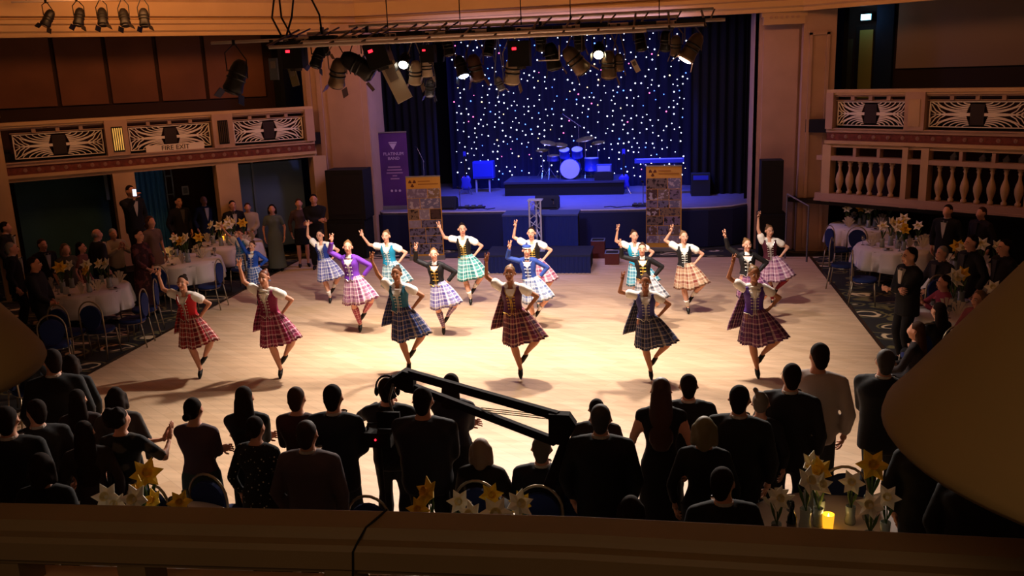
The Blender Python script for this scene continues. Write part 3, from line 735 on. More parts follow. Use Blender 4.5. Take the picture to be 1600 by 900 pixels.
    def hose(s, parent, m, frac=0.78, name='sock'):
        for i in (0, 1):
            a, k = s.A[i], s.K[i]; p = a+(k-a)*frac; q = k*0.68+a*0.32+npos((0, 0.018, 0)); f = s.B['fat']*s.lf
            vs = []; mb = MB(); pts = [p, q, a*0.75+k*0.25+npos((0, 0.006, 0)), a]; rr = [0.056*f, 0.061*f, 0.043*f, 0.037]
            pts = [p+(q-p)*0.0, q, pts[2], a] if frac > 0.7 else [p, pts[2], a]; rr = rr if frac > 0.7 else [0.054*f, 0.043*f, 0.037]
            mb.tube(pts, rr, 14)
            n = 14; L = 0
            for r_ in range(len(pts)):
                if r_: L += np.linalg.norm(pts[r_]-pts[r_-1])
                for j in range(n): mb.UV[r_*n+j] = (j/n*4 if j < 8 else (14-j)/n*4, L*11)
            obj(name, mb, m, parent, smooth=True)

# ------------------------------------------------------------------ the dancers
SKIN_A = mat('skin_fair', '#c98f74', 0.55); SKIN_B = mat('skin_fair_pink', '#d39b82', 0.55); SKIN_T = mat('skin_tanned', '#a86f50', 0.55)
H_DARK = mat('hair_dark', '#20140f', 0.85, spec=0.1); H_BRN = mat('hair_brown', '#3c2416', 0.8, spec=0.15); H_BLO = mat('hair_blonde', '#6c4c2c', 0.5); H_RED = mat('hair_auburn', '#5e2c18', 0.5); H_GREY = mat('hair_grey', '#8b847c', 0.6)
M_white = mat('white_cotton', '#ece5de', 0.8); M_lace = mat('white_lace', '#e6ddd2', 0.8, bump=0.6, nscale=60)
M_gold = mat('gold_braid', '#c9a24a', 0.35, 0.8); M_silver = mat('silver_braid', '#c8c4bc', 0.35, 0.7)
M_shoe = mat('black_leather', '#15110f', 0.45)

def kilt_mesh(sk, kneeside, swing=1.0, hem=0.50, flare=0.25, phase=0.0, ncheck=6.0):
    """Pleated kilt from the waist to the hem, opened sideways over the lifted knee; outer and inner skin."""
    n = 180; rows = 9; P = sk.pel; top = P[2]+0.12
    K = sk.K[1]; ka = math.atan2(K[1]-P[1], K[0]-P[0])
    kr = math.hypot(K[0]-P[0], K[1]-P[1])+0.085; vs = []; uv = []; fs = []
    for layer in (0, 1):
        for i in range(rows):
            t = i/(rows-1)
            for j in range(n):
                a = 2*math.pi*j/n; da = (a-ka+math.pi) % (2*math.pi)-math.pi
                bump = math.exp(-(da/0.62)**2)*swing; wide = math.exp(-(da/1.2)**2)*swing
                r0x, r0y = sk.B['waist']+0.018, sk.B['wd']+0.02
                rh = flare+0.03*math.sin(3*a+phase)
                rx = r0x+(rh-r0x)*(t**0.75); ry = r0y+(rh*0.86-r0y)*(t**0.75)
                r = math.hypot(rx*math.cos(a), ry*math.sin(a))
                tk = (t**0.9); r = r+max(0, kr*1.02-r)*bump*tk+0.03*wide*t
                front = math.exp(-((((a+math.pi/2+math.pi) % (2*math.pi))-math.pi)/0.55)**2)
                pl = (0.006+0.022*t)*(1-0.7*front)
                s_ = (j*32/n) % 1.0; saw = (s_-0.5)
                r += pl*saw*1.6
                z = top-(top-hem)*t+t*(0.15*bump+0.012*math.sin(5*a+phase))
                z -= 0.02*t*saw*0.5
                r -= 0.006*layer
                cx = P[0]*(1-t)+(P[0]+0.02)*t
                vs.append((cx+r*math.cos(a), P[1]+r*math.sin(a), z))
                uv.append((a/(2*math.pi)*ncheck*2 if a <= math.pi else (2*math.pi-a)/(2*math.pi)*ncheck*2, t*(top-hem)/0.15))
    N = n*rows
    for L in (0, 1):
        for i in range(rows-1):
            for j in range(n):
                j2 = (j+1) % n; q = (i*n+j, i*n+j2, (i+1)*n+j2, (i+1)*n+j); q = tuple(v+L*N for v in q)
                fs.append(q[::-1] if L == 0 else q)
    for i, rev in ((0, 0), (rows-1, 1)):
        for j in range(n):
            j2 = (j+1) % n; q = (i*n+j, i*n+j2, N+i*n+j2, N+i*n+j); fs.append(q if not rev else q[::-1])
    return MB().add(vs, fs, 0, uv)

def waistcoat_mesh(sk, off=0.016, vdepth=0.20, low=1.0, sleeve_cut=True, uvs=False):
    """Fitted velvet waistcoat: torso shell with a front V and armholes, turned edge at the peaked hem."""
    rg = sk.torso(None, off, z0=0.9, z1=1.44, front=1)
    zs = [g[0][2] for g in rg]; n = 60; rows = 16; z0 = sk.pel[2]+0.06; z1 = sk.pel[2]+0.475
    def ring(z):
        z_ = min(max(z, zs[0]), zs[-1]); c = [np.interp(z_, zs, [g[0][k] for g in rg]) for k in (0, 1)]
        return c, np.interp(z_, zs, [g[1] for g in rg]), np.interp(z_, zs, [g[2] for g in rg])
    vs = []; fs = []
    for L in (0, 1):
        for i in range(rows):
            t = i/(rows-1)
            for j in range(n):
                a = -math.pi/2+2*math.pi*j/n; fr = abs(((a+math.pi/2+math.pi) % (2*math.pi))-math.pi)   # 0 in front
                top = z1 - (vdepth*max(0, 1-fr/0.55)**0.8) - 0.07*math.exp(-((fr-math.pi/2)/0.42)**2)
                lo = z0 - 0.035*math.exp(-(abs(fr-0.22)/0.16)**2) - 0.03*(fr > 2.2)
                z = lo+(top-lo)*t; c, rx, ry = ring(z); bust = 0.030*math.exp(-((z-sk.chest[2])/0.07)**2)*math.exp(-((fr-0.55)/0.5)**2) if sk.sex == 'f' else 0
                vs.append((c[0]+(rx-0.005*L)*math.copysign(abs(math.cos(a))**0.85, math.cos(a)), c[1]+(ry+bust-0.005*L)*math.copysign(abs(math.sin(a))**0.85, math.sin(a)), z))
    N = n*rows
    for L in (0, 1):
        for i in range(rows-1):
            for j in range(n):
                j2 = (j+1) % n; q = tuple(v+L*N for v in (i*n+j, i*n+j2, (i+1)*n+j2, (i+1)*n+j)); fs.append(q if L == 0 else q[::-1])
    for i, rev in ((0, 1), (rows-1, 0)):
        for j in range(n):
            j2 = (j+1) % n; q = (i*n+j, i*n+j2, N+i*n+j2, N+i*n+j); fs.append(q[::-1] if rev == 0 else q)
    return MB().add(vs, fs), ring, z0, z1

def trim_front(sk, ring, z0, z1, parent, m, buttons, vdepth=0.20, off=0.0):
    """braid along V and hem, a pair of button rows or lacing"""
    def pt(fr, z, o=0.008, bust=True):
        c, rx, ry = ring(z); a = -math.pi/2+fr
        b = 0.030*math.exp(-((z-sk.chest[2])/0.07)**2)*math.exp(-((abs(fr)-0.55)/0.5)**2) if sk.sex == 'f' else 0
        return npos((c[0]+(rx+o)*math.copysign(abs(math.cos(a))**0.85, math.cos(a)), c[1]+(ry+b+o)*math.copysign(abs(math.sin(a))**0.85, math.sin(a)), z))
    b = MB()
    for s_ in (-1, 1):
        pts = [pt(s_*fr, z1-vdepth*max(0, 1-fr/0.55)**0.8) for fr in np.linspace(0.5, 0.04, 8)]
        pts += [pt(s_*0.05, z) for z in np.linspace(z1-vdepth, z0+0.0, 5)][1:]
        pts += [pt(s_*fr, z0-0.035*math.exp(-(abs(fr-0.22)/0.16)**2)) for fr in np.linspace(0.08, 1.2, 10)]
        b.tube(pts, 0.0055, 5)
    obj('braid', b, m, parent)
    for k in range(buttons):
        z = z1-vdepth+0.05-k*(z1-vdepth+0.03-z0)/buttons
        for s_ in (-1, 1):
            q = MB().ell(pt(s_*0.28, z, 0.010), 0.0105, nu=8, nv=5); obj('button', q, m, parent)
        obj('lace_bar', MB().tube([pt(-0.25, z, 0.008), pt(0, z, 0.012), pt(0.25, z, 0.008)], 0.0035, 5), m, parent)

def dancer(lab, foot, headpx, handpx, kind, cloth, tart, skin=SKIN_B, hair=('bun', H_BRN), hose=None, trim=M_silver, turn=0.0, plaid=False,
           jabot=False, knee=1.0, ground=None, glasses=False, cap=False, hvx=0.4, rz=0.0, group='highland dancers on the dance floor'):
    g = atz(foot[0], foot[1], 0.0); top = aty(headpx[0], headpx[1], g[1]); sc = float(top[2])/1.80
    s_px = pxm((g[0], g[1], 1.0))
    # hand target in figure units, measured from the head top
    dx = (handpx[0]-headpx[0])/s_px/sc; dz = (headpx[1]-handpx[1])/s_px/sc/0.97
    lean = max(-0.09, min(0.09, (headpx[0]-foot[0])/s_px/sc*0.6))
    pel = (-0.02, 0, 1.005)
    hx = pel[0]+lean*0.55
    wx = hx+dx*1.0+0.02; wz = 1.78+dz-0.155
    up = (-0.25 if dx < -0.42 else 0.12, -0.15, 1)
    sk = Sk('f' if not cap else 'm', hs=1.17, lf=1.16, pel=pel, lean=lean, turn=turn, tilt=random.uniform(-0.06, 0.06), nod=random.uniform(-0.08, 0.05),
            wrists=((wx, -0.05, wz), (pel[0]+0.205, -0.005, 1.10)), elbows=((-1, 0.25, 0.05), (1, 0.25, 0.35)),
            hand_dir=(up, (-0.75, 0.42, -0.35)), palms=((0.6, -0.7, 0), (-0.4, -0.4, -1)), curl=(0.25, 1.1), pinch=(True, False),
            ankles=((0.045, 0.0, 0.165), (0.135, 0.05, 0.385)), knees=((-0.3, -1, 0), (1.0*knee, -0.55, 0.1)),
            toes=((0.06, -0.075, 0.028), (0.05, 0.02, 0.225)), **(dict(sh=0.160, chest=0.145, waist=0.122, fat=0.93) if cap else dict(sh=0.150, chest=0.142, fat=0.95)))
    root = thing('person', lab, 'person', (g[0]-0.05*sc, g[1], 0.0), rz, group); root.scale = (sc, sc, sc)
    sk.body(root, skin, vox=0.0103, handseg=6)
    sk.face(root, glasses=glasses)
    sk.hair(root, hair[0], hair[1], vox=0.011)
    ls = kind == 'jacket'
    # blouse: chest and puffed sleeves (or jacket sleeves)
    if not ls:
        bl = sk.garment('blouse', root, M_white, off=0.007, z0=1.0, sleeves=0.21, puff=0.026, collar=False, vox=0.012)
        me, ring, z0, z1 = waistcoat_mesh(sk)
        wc = obj('waistcoat', me, cloth, root, smooth=True)
        trim_front(sk, ring, z0, z1, root, trim, 5)
    else:
        bl = MB(); sk.sleeves_mb(bl, 0.012, 0.96); sl = link('sleeves', remesh(bl, 0.013, 2), cloth, root, smooth=True)
        sh = sk.garment('shirt', root, M_white, off=0.004, z0=1.0, arms=False, collar=True, vox=0.013)
        me, ring, z0, z1 = waistcoat_mesh(sk, off=0.020, vdepth=0.16)
        obj('jacket', me, cloth, root, smooth=True)
        trim_front(sk, ring, z0, z1, root, trim, 4, vdepth=0.16)
    if jabot:
        j = MB(); rg = [(sk.chest+npos((0, -0.115-0.004*k, 0.09-0.035*k)), 0.045-0.008*k, 0.014) for k in range(5)]
        j.rings(rg, 12); j.ell(sk.chest+npos((0, -0.10, 0.11)), (0.075, 0.02, 0.022)); j.ell(sk.chest+npos((-0.04, -0.115, 0.06)), (0.05, 0.014, 0.016)); j.ell(sk.chest+npos((0.04, -0.115, 0.055)), (0.05, 0.014, 0.016))
        obj('jabot', j, M_lace, root, smooth=True)
    k = kilt_mesh(sk, 1, swing=1.0, hem=0.565, flare=0.218, phase=random.random()*6)
    obj('kilt', k, tart, root, smooth=True)
    if plaid:      # pleated plaid hanging from the shoulder behind her right side
        n = 12; vs = []; fs = []; uv = []; rows = 8
        for L in (0, 1):
            for i in range(rows):
                t = i/(rows-1); z = sk.pel[2]+0.40-0.62*t
                for j in range(n):
                    s_ = j/(n-1); x = -0.10-0.10*t-(0.10+0.12*t)*s_; y = 0.115+0.012*((j % 2)*2-1)+0.03*t-0.05*s_+0.008*L
                    vs.append((x, y, z-0.05*s_*(t > 0.95))); uv.append((s_*2.4, t*5.5))
        N = n*rows
        for L in (0, 1):
            for i in range(rows-1):
                for j in range(n-1):
                    q = tuple(v+L*N for v in (i*n+j, i*n+j+1, (i+1)*n+j+1, (i+1)*n+j)); fs.append(q if L else q[::-1])
        for i in range(rows-1):
            for j in (0, n-1): fs.append((i*n+j, (i+1)*n+j, N+(i+1)*n+j, N+i*n+j))
        for j in range(n-1):
            for i in (0, rows-1): fs.append((i*n+j, i*n+j+1, N+i*n+j+1, N+i*n+j))
        obj('plaid', MB().add(vs, fs, 0, uv), tart, root)
        b = MB().ell(sk.S[0]+npos((0.03, -0.045, 0.03)), (0.022, 0.012, 0.022), nu=10, nv=6); obj('brooch', b, M_silver, root)
    if hose == 'white': sk.hose(root, M_white, 0.34)
    elif hose is not None: sk.hose(root, hose, 0.8)
    sk.shoes(root, M_shoe)
    if cap:
        c = MB(); Rh = sk.hrot; h = sk.head
        c.ell(h+Rh @ npos((0, 0.02, 0.085)), (0.098, 0.108, 0.038), rot=Rh, nu=18, nv=8); c.rings([(h+Rh @ npos((0, 0.015, 0.045)), 0.080, 0.096), (h+Rh @ npos((0, 0.015, 0.075)), 0.082, 0.098)], 20)
        obj('cap', c, cloth, root, smooth=True)
        obj('toorie', MB().ell(h+Rh @ npos((0, 0.03, 0.130)), 0.022, nu=10, nv=6), cloth, root, smooth=True)
        cb = MB(); cb.tube([h+Rh @ npos((0.082*math.cos(a), 0.015+0.098*math.sin(a), 0.058)) for a in np.linspace(0, 2*math.pi, 20)], 0.012, 6); obj('cap_band', cb, M_white, root)
        bt = MB(); [bt.ell(sk.neck+npos((i*0.028, -0.075, -0.02)), (0.028, 0.01, 0.016)) for i in (-1, 1)]; obj('bow_tie', bt, mat('bow_navy', '#1a2450', 0.6), root)
    return root

def velvet(n, c): return mat('velvet_'+n, c, 0.65, noise=0.1, nscale=20)
T = tartan
dancer('front-row dancer in a scarlet waistcoat and red tartan kilt, furthest left', (315, 590), (294, 429), (256, 415), 'vest', velvet('scarlet', '#b3101c'), T('tartan_red', '#a8242a', '#5c1420', '#e6d2c6'), SKIN_A, ('bun', H_DARK), plaid=True, jabot=False, turn=0.1)
dancer('front-row dancer in a magenta waistcoat with a white jabot and magenta kilt', (440, 590), (425, 421), (387, 400), 'vest', velvet('magenta', '#7a1440'), T('tartan_magenta', '#9c2052', '#54102e', '#e2bcc8'), SKIN_A, ('bun', H_RED), plaid=True, jabot=True)
dancer('front-row dancer in a teal waistcoat and navy tartan kilt behind the crane head', (640, 580), (630, 415), (591, 390), 'vest', velvet('teal', '#1d5f7a'), T('tartan_navy', '#27397a', '#141c3e', '#b9a89a'), SKIN_T, ('bun', H_BRN), plaid=True)
dancer('front-row dancer in a plum waistcoat and maroon tartan kilt at the centre', (814, 590), (801, 413), (764, 391), 'vest', velvet('plum', '#4c1c40'), T('tartan_maroon', '#6c1c3c', '#2c1430', '#c9a08c'), SKIN_T, ('bun', H_BLO), plaid=True, trim=M_gold)
dancer('front-row dancer in a violet-blue waistcoat and grey-navy kilt, right of centre', (1017, 592), (1012, 428), (975, 420), 'vest', velvet('violet_blue', '#3c3a7c'), T('tartan_greynavy', '#30365e', '#181c34', '#a89c94'), SKIN_T, ('bun', H_BRN), plaid=True)
dancer('front-row dancer in a purple waistcoat and heather tartan kilt, furthest right', (1183, 590), (1178, 414), (1143, 393), 'vest', velvet('purple', '#4e2c86'), T('tartan_heather', '#6c2c5c', '#3a1c48', '#c0a0a4'), SKIN_T, ('bun', H_BLO), plaid=True, jabot=True, turn=0.25)
dancer('dancer in a royal blue long-sleeved jacket, behind the magenta dancer', (405, 476), (414, 376), (388, 353), 'jacket', velvet('royal', '#12409c'), T('tartan_bluewhite', '#5470b0', '#2c4c90', '#f0eeea'), SKIN_B, ('bun', H_BRN), hose='white', trim=M_silver)
dancer('dancer in a white blouse and pale blue tartan, behind the royal blue jacket', (386, 452), (393, 358), (361, 342), 'vest', velvet('lightblue', '#2a78b0'), T('tartan_skyblue', '#5c7cb4', '#2c4c80', '#ece8e8'), SKIN_B, ('bun', H_BRN), hose='white')
dancer('dancer in a navy waistcoat with white lacing and glasses, back row left', (517, 473), (503, 359), (484, 342), 'vest', velvet('navy', '#152c78'), T('tartan_lilacwhite', '#8484b0', '#4c4894', '#f0ecea'), SKIN_B, ('bun', H_DARK), hose='white', glasses=True)
dancer('dancer in a purple long-sleeved jacket and pink tartan hose', (564, 518), (548, 375), (522, 362), 'jacket', velvet('orchid', '#6c30a8'), T('tartan_pinkwhite', '#b07c98', '#742c60', '#f2e4e4'), SKIN_B, ('bun', H_BLO), hose=T('tartan_hosepink', '#b04c5c', '#8c2c44', '#e0b8b8'), turn=0.3)
dancer('dancer in a turquoise waistcoat standing behind the teal one', (620, 486), (609, 359), (571, 356), 'vest', velvet('turquoise', '#1480a4'), T('tartan_tealwhite', '#7c9ca4', '#1c5c74', '#ecebe4'), SKIN_B, ('bun', H_BLO), hose='white')
dancer('dancer in a black jacket with gold braid and violet check kilt, between teal and plum', (694, 522), (684, 387), (655, 376), 'jacket', velvet('black', '#141014'), T('tartan_violetwhite', '#8c84ac', '#4c3c88', '#f2ede8'), SKIN_B, ('bun', H_BLO), hose=T('tartan_hosegrey', '#7c5c78', '#3c2c58', '#d0b8c0'), trim=M_gold, turn=0.2)
dancer('dancer in a black waistcoat and green-teal tartan kilt, back row centre left', (736, 476), (728, 348), (692, 343), 'vest', velvet('black', '#141014'), T('tartan_greenteal', '#4c9c98', '#0c6064', '#eef0ea'), SKIN_B, ('bun', H_DARK), hose='white', trim=M_gold, turn=0.3)
dancer('dancer in a black gold-buttoned waistcoat and rose tartan before the truss tower', (842, 484), (834, 354), (808, 341), 'vest', velvet('black', '#141014'), T('tartan_rose', '#ac7488', '#842c50', '#ecd8d8'), SKIN_B, ('bun', H_DARK), hose='white', trim=M_gold)
dancer('boy dancer in a blue jacket, white shirt and blue cap', (836, 512), (822, 381), (794, 374), 'jacket', velvet('cobalt', '#2c4490'), T('tartan_icewhite', '#9ca4b8', '#4c5c8c', '#f0eeea'), SKIN_B, ('short', H_BRN), hose='white', cap=True, turn=0.35)
dancer('dancer in a white blouse and aqua tartan kilt, right of centre', (1000, 484), (989, 359), (962, 348), 'vest', velvet('aqua', '#1c9cc4'), T('tartan_aqua', '#5ca4b8', '#106c90', '#eef0ee'), SKIN_B, ('bun', H_BRN), hose='white', turn=0.3)
dancer('dancer in a black jacket with white collar behind the violet-blue dancer', (1012, 512), (1003, 379), (969, 371), 'jacket', velvet('black', '#141014'), T('tartan_darkwhite', '#9c9ca4', '#30303c', '#d8d4d0'), SKIN_B, ('bun', H_BRN), hose='white', trim=M_gold)
dancer('dancer in a black waistcoat and tan-red tartan kilt, alone between the right groups', (1075, 490), (1068, 360), (1047, 348), 'vest', velvet('black', '#141014'), T('tartan_tanred', '#b08c70', '#7c3028', '#d8c4ac'), SKIN_B, ('bun', H_BLO), hose='white', turn=0.3)
dancer('dancer in a black jacket behind the purple dancer, mostly hidden', (1172, 506), (1165, 372), (1130, 356), 'jacket', velvet('black', '#141014'), T('tartan_plumwhite', '#84406c', '#3c1c4c', '#c8a4b4'), SKIN_B, ('bun', H_BLO), hose='white', turn=0.25)
dancer('dancer in a burgundy waistcoat and rosy lilac kilt, back row furthest right', (1207, 478), (1197, 351), (1178, 328), 'vest', velvet('burgundy', '#440e22'), T('tartan_lilacrose', '#a87890', '#5c2458', '#d8c0cc'), SKIN_B, ('bun', H_BLO), hose=mat('red_hose', '#8c2030', 0.8), turn=0.3)

# ------------------------------------------------------------------ the guests
POSES = {
 'hang': dict(),
 'folded': dict(wrists=((0.10, -0.20, 1.13), (-0.10, -0.225, 1.09)), elbows=((-1, 0.1, -0.6), (1, 0.1, -0.6)), curl=(0.7, 0.7)),
 'clasp': dict(wrists=((-0.05, -0.20, 0.93), (0.05, -0.20, 0.93)), elbows=((-1, 0.4, 0), (1, 0.4, 0)), curl=(0.6, 0.6)),
 'clap': dict(wrists=((-0.06, -0.33, 1.28), (0.05, -0.33, 1.26)), elbows=((-0.8, 0.1, -0.8), (0.8, 0.1, -0.8)), hand_dir=((0.15, -0.5, 1), (-0.15, -0.5, 1)), curl=(0.15, 0.15), palms=((1, 0, 0), (-1, 0, 0))),
 'clap_side': dict(wrists=((-0.36, -0.22, 1.28), (-0.30, -0.24, 1.26)), elbows=((-0.8, 0.3, -0.8), (0.2, -0.3, -1)), hand_dir=((-0.25, -0.3, 1), (-0.4, -0.3, 1)), curl=(0.2, 0.2), palms=((1, 0, 0), (-1, 0, 0))),
 'camera': dict(wrists=((-0.20, -0.30, 1.05), (0.15, -0.38, 1.30)), elbows=((-1, 0.2, -0.3), (1, 0, -0.6)), curl=(0.8, 0.8)),
 'phone': dict(wrists=((-0.10, -0.32, 1.46), (0.24, -0.03, 0.86)), elbows=((-0.6, 0, -1), (0.5, 0.6, -0.3)), curl=(0.6, 0.5)),
 'glass': dict(wrists=((-0.24, -0.03, 0.86), (0.20, -0.26, 1.14)), elbows=((-0.5, 0.6, -0.3), (1, 0.3, -0.5)), curl=(0.5, 0.9)),
 'akimbo': dict(wrists=((-0.19, 0.0, 1.02), (0.19, 0.0, 1.02)), elbows=((-1, 0.2, 0), (1, 0.2, 0)), curl=(0.9, 0.9)),
}
SEAT = dict(pel=(0, 0.02, 0.53), ankles=((-0.11, -0.42, 0.08), (0.11, -0.42, 0.08)), knees=((-0.1, -1, 0.6), (0.1, -1, 0.6)))
def guest(lab, head, h=1.76, sex='m', face=180, pose='hang', outfit='suit', top='#15141a', bottom=None, hair=('short', H_DARK), skin=SKIN_A, seated=False,
          z0=0.0, glasses=False, turn=0.0, shirt='#b8aea4', tie=True, fat=1.0, group=None, acc=None, ground=None, topmat=None, vox=0.021, nod=0.0, lean=0.0, detail=False):
    sc = h/1.715
    Hh = h if not seated else h-0.39*sc
    P = atz(head[0], head[1], z0+Hh) if ground is None else npos(ground)
    kw = dict(POSES[pose]); kw.update(turn=turn, nod=nod, lean=lean, hs=1.17, head_off=(0, -0.018, 0.155))
    if seated:
        dz = -0.39
        for k in ('wrists',):
            if k in kw: kw[k] = tuple((a, b, c+dz) for a, b, c in kw[k])
        if pose == 'hang': kw['wrists'] = ((-0.14, -0.30, 0.62), (0.14, -0.30, 0.62)); kw['elbows'] = ((-0.6, 0.8, 0), (0.6, 0.8, 0))
        kw.update(SEAT)
    base = dict(MALE if sex == 'm' else BASE)
    if fat != 1.0:
        for k in ('chest', 'waist', 'hipw', 'hd', 'wd', 'cd'): kw[k] = base[k]*fat
        kw['sh'] = base['sh']*(1+(fat-1)*0.5)
    sk = Sk(sex, **kw)
    root = thing('person', lab, 'person', (P[0], P[1], z0), R(face), group); root.scale = (sc,)*3
    sk.body(root, skin, vox=0.021 if detail else 0.024, handseg=4)
    if detail: sk.face(root)
    sk.hair(root, hair[0], hair[1], vox=0.016)
    tm = topmat or mat('cloth_'+top[1:], top, 0.85); bm_ = mat('cloth_'+(bottom or top)[1:], bottom or top, 0.85); zz = -9
    lowj = [(0.05, sk.B['hipw']+0.02, sk.B['hd']+0.024), (-0.10, sk.B['hipw']+0.026, sk.B['hd']+0.030), (-0.20, sk.B['hipw']+0.024, sk.B['hd']+0.034)]
    if outfit == 'suit':
        sk.garment('jacket', root, tm, 0.022, zz, 0.93, vox=vox, skirt=lowj if not seated else None)
        sk.trousers(root, bm_)
        sw = mat('shirt_'+shirt[1:], shirt, 0.8)
        yf = -(sk.B['cd']*1.04+0.022)-0.004
        v = MB(); zt = sk.neck[2]-0.02; poly = [(-0.055, zt), (0.055, zt), (0.03, zt-0.2), (0, zt-0.33), (-0.03, zt-0.2)]
        v.prism([(x+sk.chest[0], z) for x, z in poly][::-1], yf-0.002, yf+0.05); obj('shirt_front', v, sw, root)
        c = MB(); c.rings([(sk.neck+npos((0, 0.010, 0.005)), 0.069, 0.067), (sk.neck+npos((0, 0.012, 0.034)), 0.064, 0.062)], 14); obj('shirt_collar', c, sw, root)
        if tie:
            b = MB(); [b.ell((sk.chest[0]+i*0.032, yf-0.008, zt-0.005), (0.032, 0.012, 0.018), nu=8, nv=5) for i in (-1, 1)]; obj('bow_tie', b, mat('black_satin', '#0c0a0c', 0.4), root)
    elif outfit == 'shirt':
        sk.garment('shirt', root, tm, 0.024, zz, 0.93, vox=vox); sk.trousers(root, bm_)
    elif outfit in ('dress', 'topskirt', 'topshort'):
        long_ = [(0.12, sk.B['waist']+0.014, sk.B['wd']+0.014), (0.0, sk.B['hipw']+0.018, sk.B['hd']+0.018), (-0.15, sk.B['hipw']+0.026, sk.B['hd']+0.03), (-0.45, 0.195, 0.165), (-0.84, 0.235, 0.20)]
        if outfit == 'topshort': long_ = long_[:3]+[(-0.36, 0.185, 0.15)]
        if outfit == 'dress':
            sk.garment('dress', root, tm, 0.012, zz, acc if isinstance(acc, float) else 0.42, vox=vox, collar=False, skirt=long_ if not seated else [(0.1, sk.B['hipw'], sk.B['hd']), (-0.05, sk.B['hipw']+0.02, sk.B['hd']+0.02)])
            if seated: sk.trousers(root, tm, name='skirt')
        else:
            sk.garment('top', root, tm, 0.014, sk.pel[2]+0.0, acc if isinstance(acc, float) else 0.95, vox=vox, collar=False)
            mb = MB(); mb.rings([(sk.pel+npos((0, 0, dz)), rx, ry) for dz, rx, ry in long_], 22)
            link('skirt', remesh(mb, 0.02, 1), bm_, root, smooth=True)
    sk.shoes(root, M_shoe)
    if glasses: sk.glasses(root)
    return root, sk, sc

NAVY, BLK, CHAR, DBRN = '#12131f', '#0f0d10', '#1b191c', '#1e1512'
GF = 'guests standing with their backs to the camera'
def sequin(name, c, s='#b8a890'):
    if name in _mats: return _mats[name]
    m = mat(name, c, 0.8); nt = m.node_tree; b = nt.nodes['Principled BSDF']
    tc = nt.nodes.new('ShaderNodeTexCoord'); v = nt.nodes.new('ShaderNodeTexVoronoi'); v.inputs['Scale'].default_value = 22
    nt.links.new(tc.outputs['Object'], v.inputs[0]); r = nt.nodes.new('ShaderNodeValToRGB'); r.color_ramp.interpolation = 'CONSTANT'
    r.color_ramp.elements[0].color = lin(s); r.color_ramp.elements[1].position = 0.16; r.color_ramp.elements[1].color = lin(c)
    nt.links.new(v.outputs['Distance'], r.inputs[0]); nt.links.new(r.outputs[0], b.inputs['Base Color']); return m
def printed(name, c, d, sc=9):
    if name in _mats: return _mats[name]
    m = mat(name, c, 0.85); nt = m.node_tree; b = nt.nodes['Principled BSDF']
    tc = nt.nodes.new('ShaderNodeTexCoord'); v = nt.nodes.new('ShaderNodeTexNoise'); v.inputs['Scale'].default_value = sc
    nt.links.new(tc.outputs['Object'], v.inputs[0]); r = nt.nodes.new('ShaderNodeValToRGB'); r.color_ramp.elements[0].position = 0.52; r.color_ramp.elements[1].position = 0.6
    r.color_ramp.elements[0].color = lin(c); r.color_ramp.elements[1].color = lin(d)
    nt.links.new(v.outputs[0], r.inputs[0]); nt.links.new(r.outputs[0], b.inputs['Base Color']); return m

# --- the near row, seen from behind
guest('man in a dark suit at the far left edge, cheek towards the dancers', (77, 543), 1.88, top=BLK, face=205, hair=('short', H_DARK), turn=0.5)
guest('woman in black with short hair beside the dark-suited man at far left', (106, 552), 1.60, 'f', top=BLK, outfit='dress', face=205, hair=('bob', H_DARK), turn=0.6, acc=0.9)
guest('dark-haired person nearest the bottom left corner, in a black jacket', (52, 622), 1.72, top=CHAR, face=215, hair=('short', H_DARK), turn=0.5)
guest('woman in a dark cardigan with a bare arm catching light, left', (118, 606), 1.60, 'f', top='#2a1c1c', outfit='dress', face=200, hair=('long', H_DARK), acc=0.9)
guest('woman with a short dark bob and glasses, pale collar, left of the clapping woman', (177, 603), 1.66, 'f', top='#3c3430', outfit='topskirt', bottom=BLK, face=205, hair=('bob', H_DARK), turn=0.4, glasses=True)
guest('woman clapping in a black floral dress with curly hair, lower left', (183, 634), 1.66, 'f', top=BLK, outfit='dress', topmat=printed('floral_black', '#0e0c0d', '#4a4238', 7), face=190, pose='clap_side', hair=('curly', H_DARK), turn=-0.4)
guest('woman with a low bun, mauve top and grey-green skirt, arms folded', (299, 619), 1.68, 'f', top='#46303a', outfit='topskirt', bottom='#2c3634', face=180, pose='folded', hair=('lowbun', H_DARK), acc=0.95, fat=1.08)
guest('woman with long dark hair in a black dress left of the maroon top', (379, 601), 1.70, 'f', top=BLK, outfit='dress', face=190, hair=('long', H_DARK), pose='folded', fat=1.05, acc=0.9)
guest('woman in a sparkling sequinned black top in front of the long-haired woman', (396, 648), 1.62, 'f', top=BLK, outfit='dress', topmat=sequin('sequins', '#100e11'), face=175, hair=('lowbun', H_DARK), acc=0.9, fat=1.1)
guest('woman in a maroon dress with an updo and drop earrings', (461, 602), 1.70, 'f', top='#341418', outfit='dress', face=180, hair=('short', H_BRN), pose='clasp', acc=0.5, fat=1.1)
guest('heavyset man in a mauve-grey jacket nearest the balcony, left of centre', (477, 654), 1.76, top='#4a3c40', face=180, hair=('short', mat('hair_maroonbrown', '#2c1814', 0.7)), fat=1.08, bottom='#2c2428')
guest('man in a navy dinner suit standing straight, left of the camera operator', (518, 598), 1.80, top=NAVY, face=180, hair=('short', H_DARK), pose='clasp')
cam_op = guest('camera operator in black wearing headphones at the crane', (603, 588), 1.72, top=BLK, outfit='shirt', bottom=BLK, face=185, pose='camera', hair=('short', H_DARK))
guest('stout person in a dark coat close behind the crane arm', (659, 602), 1.84, top='#1c1a22', outfit='shirt', bottom=BLK, face=180, hair=('short', H_DARK), fat=1.25, pose='clasp')
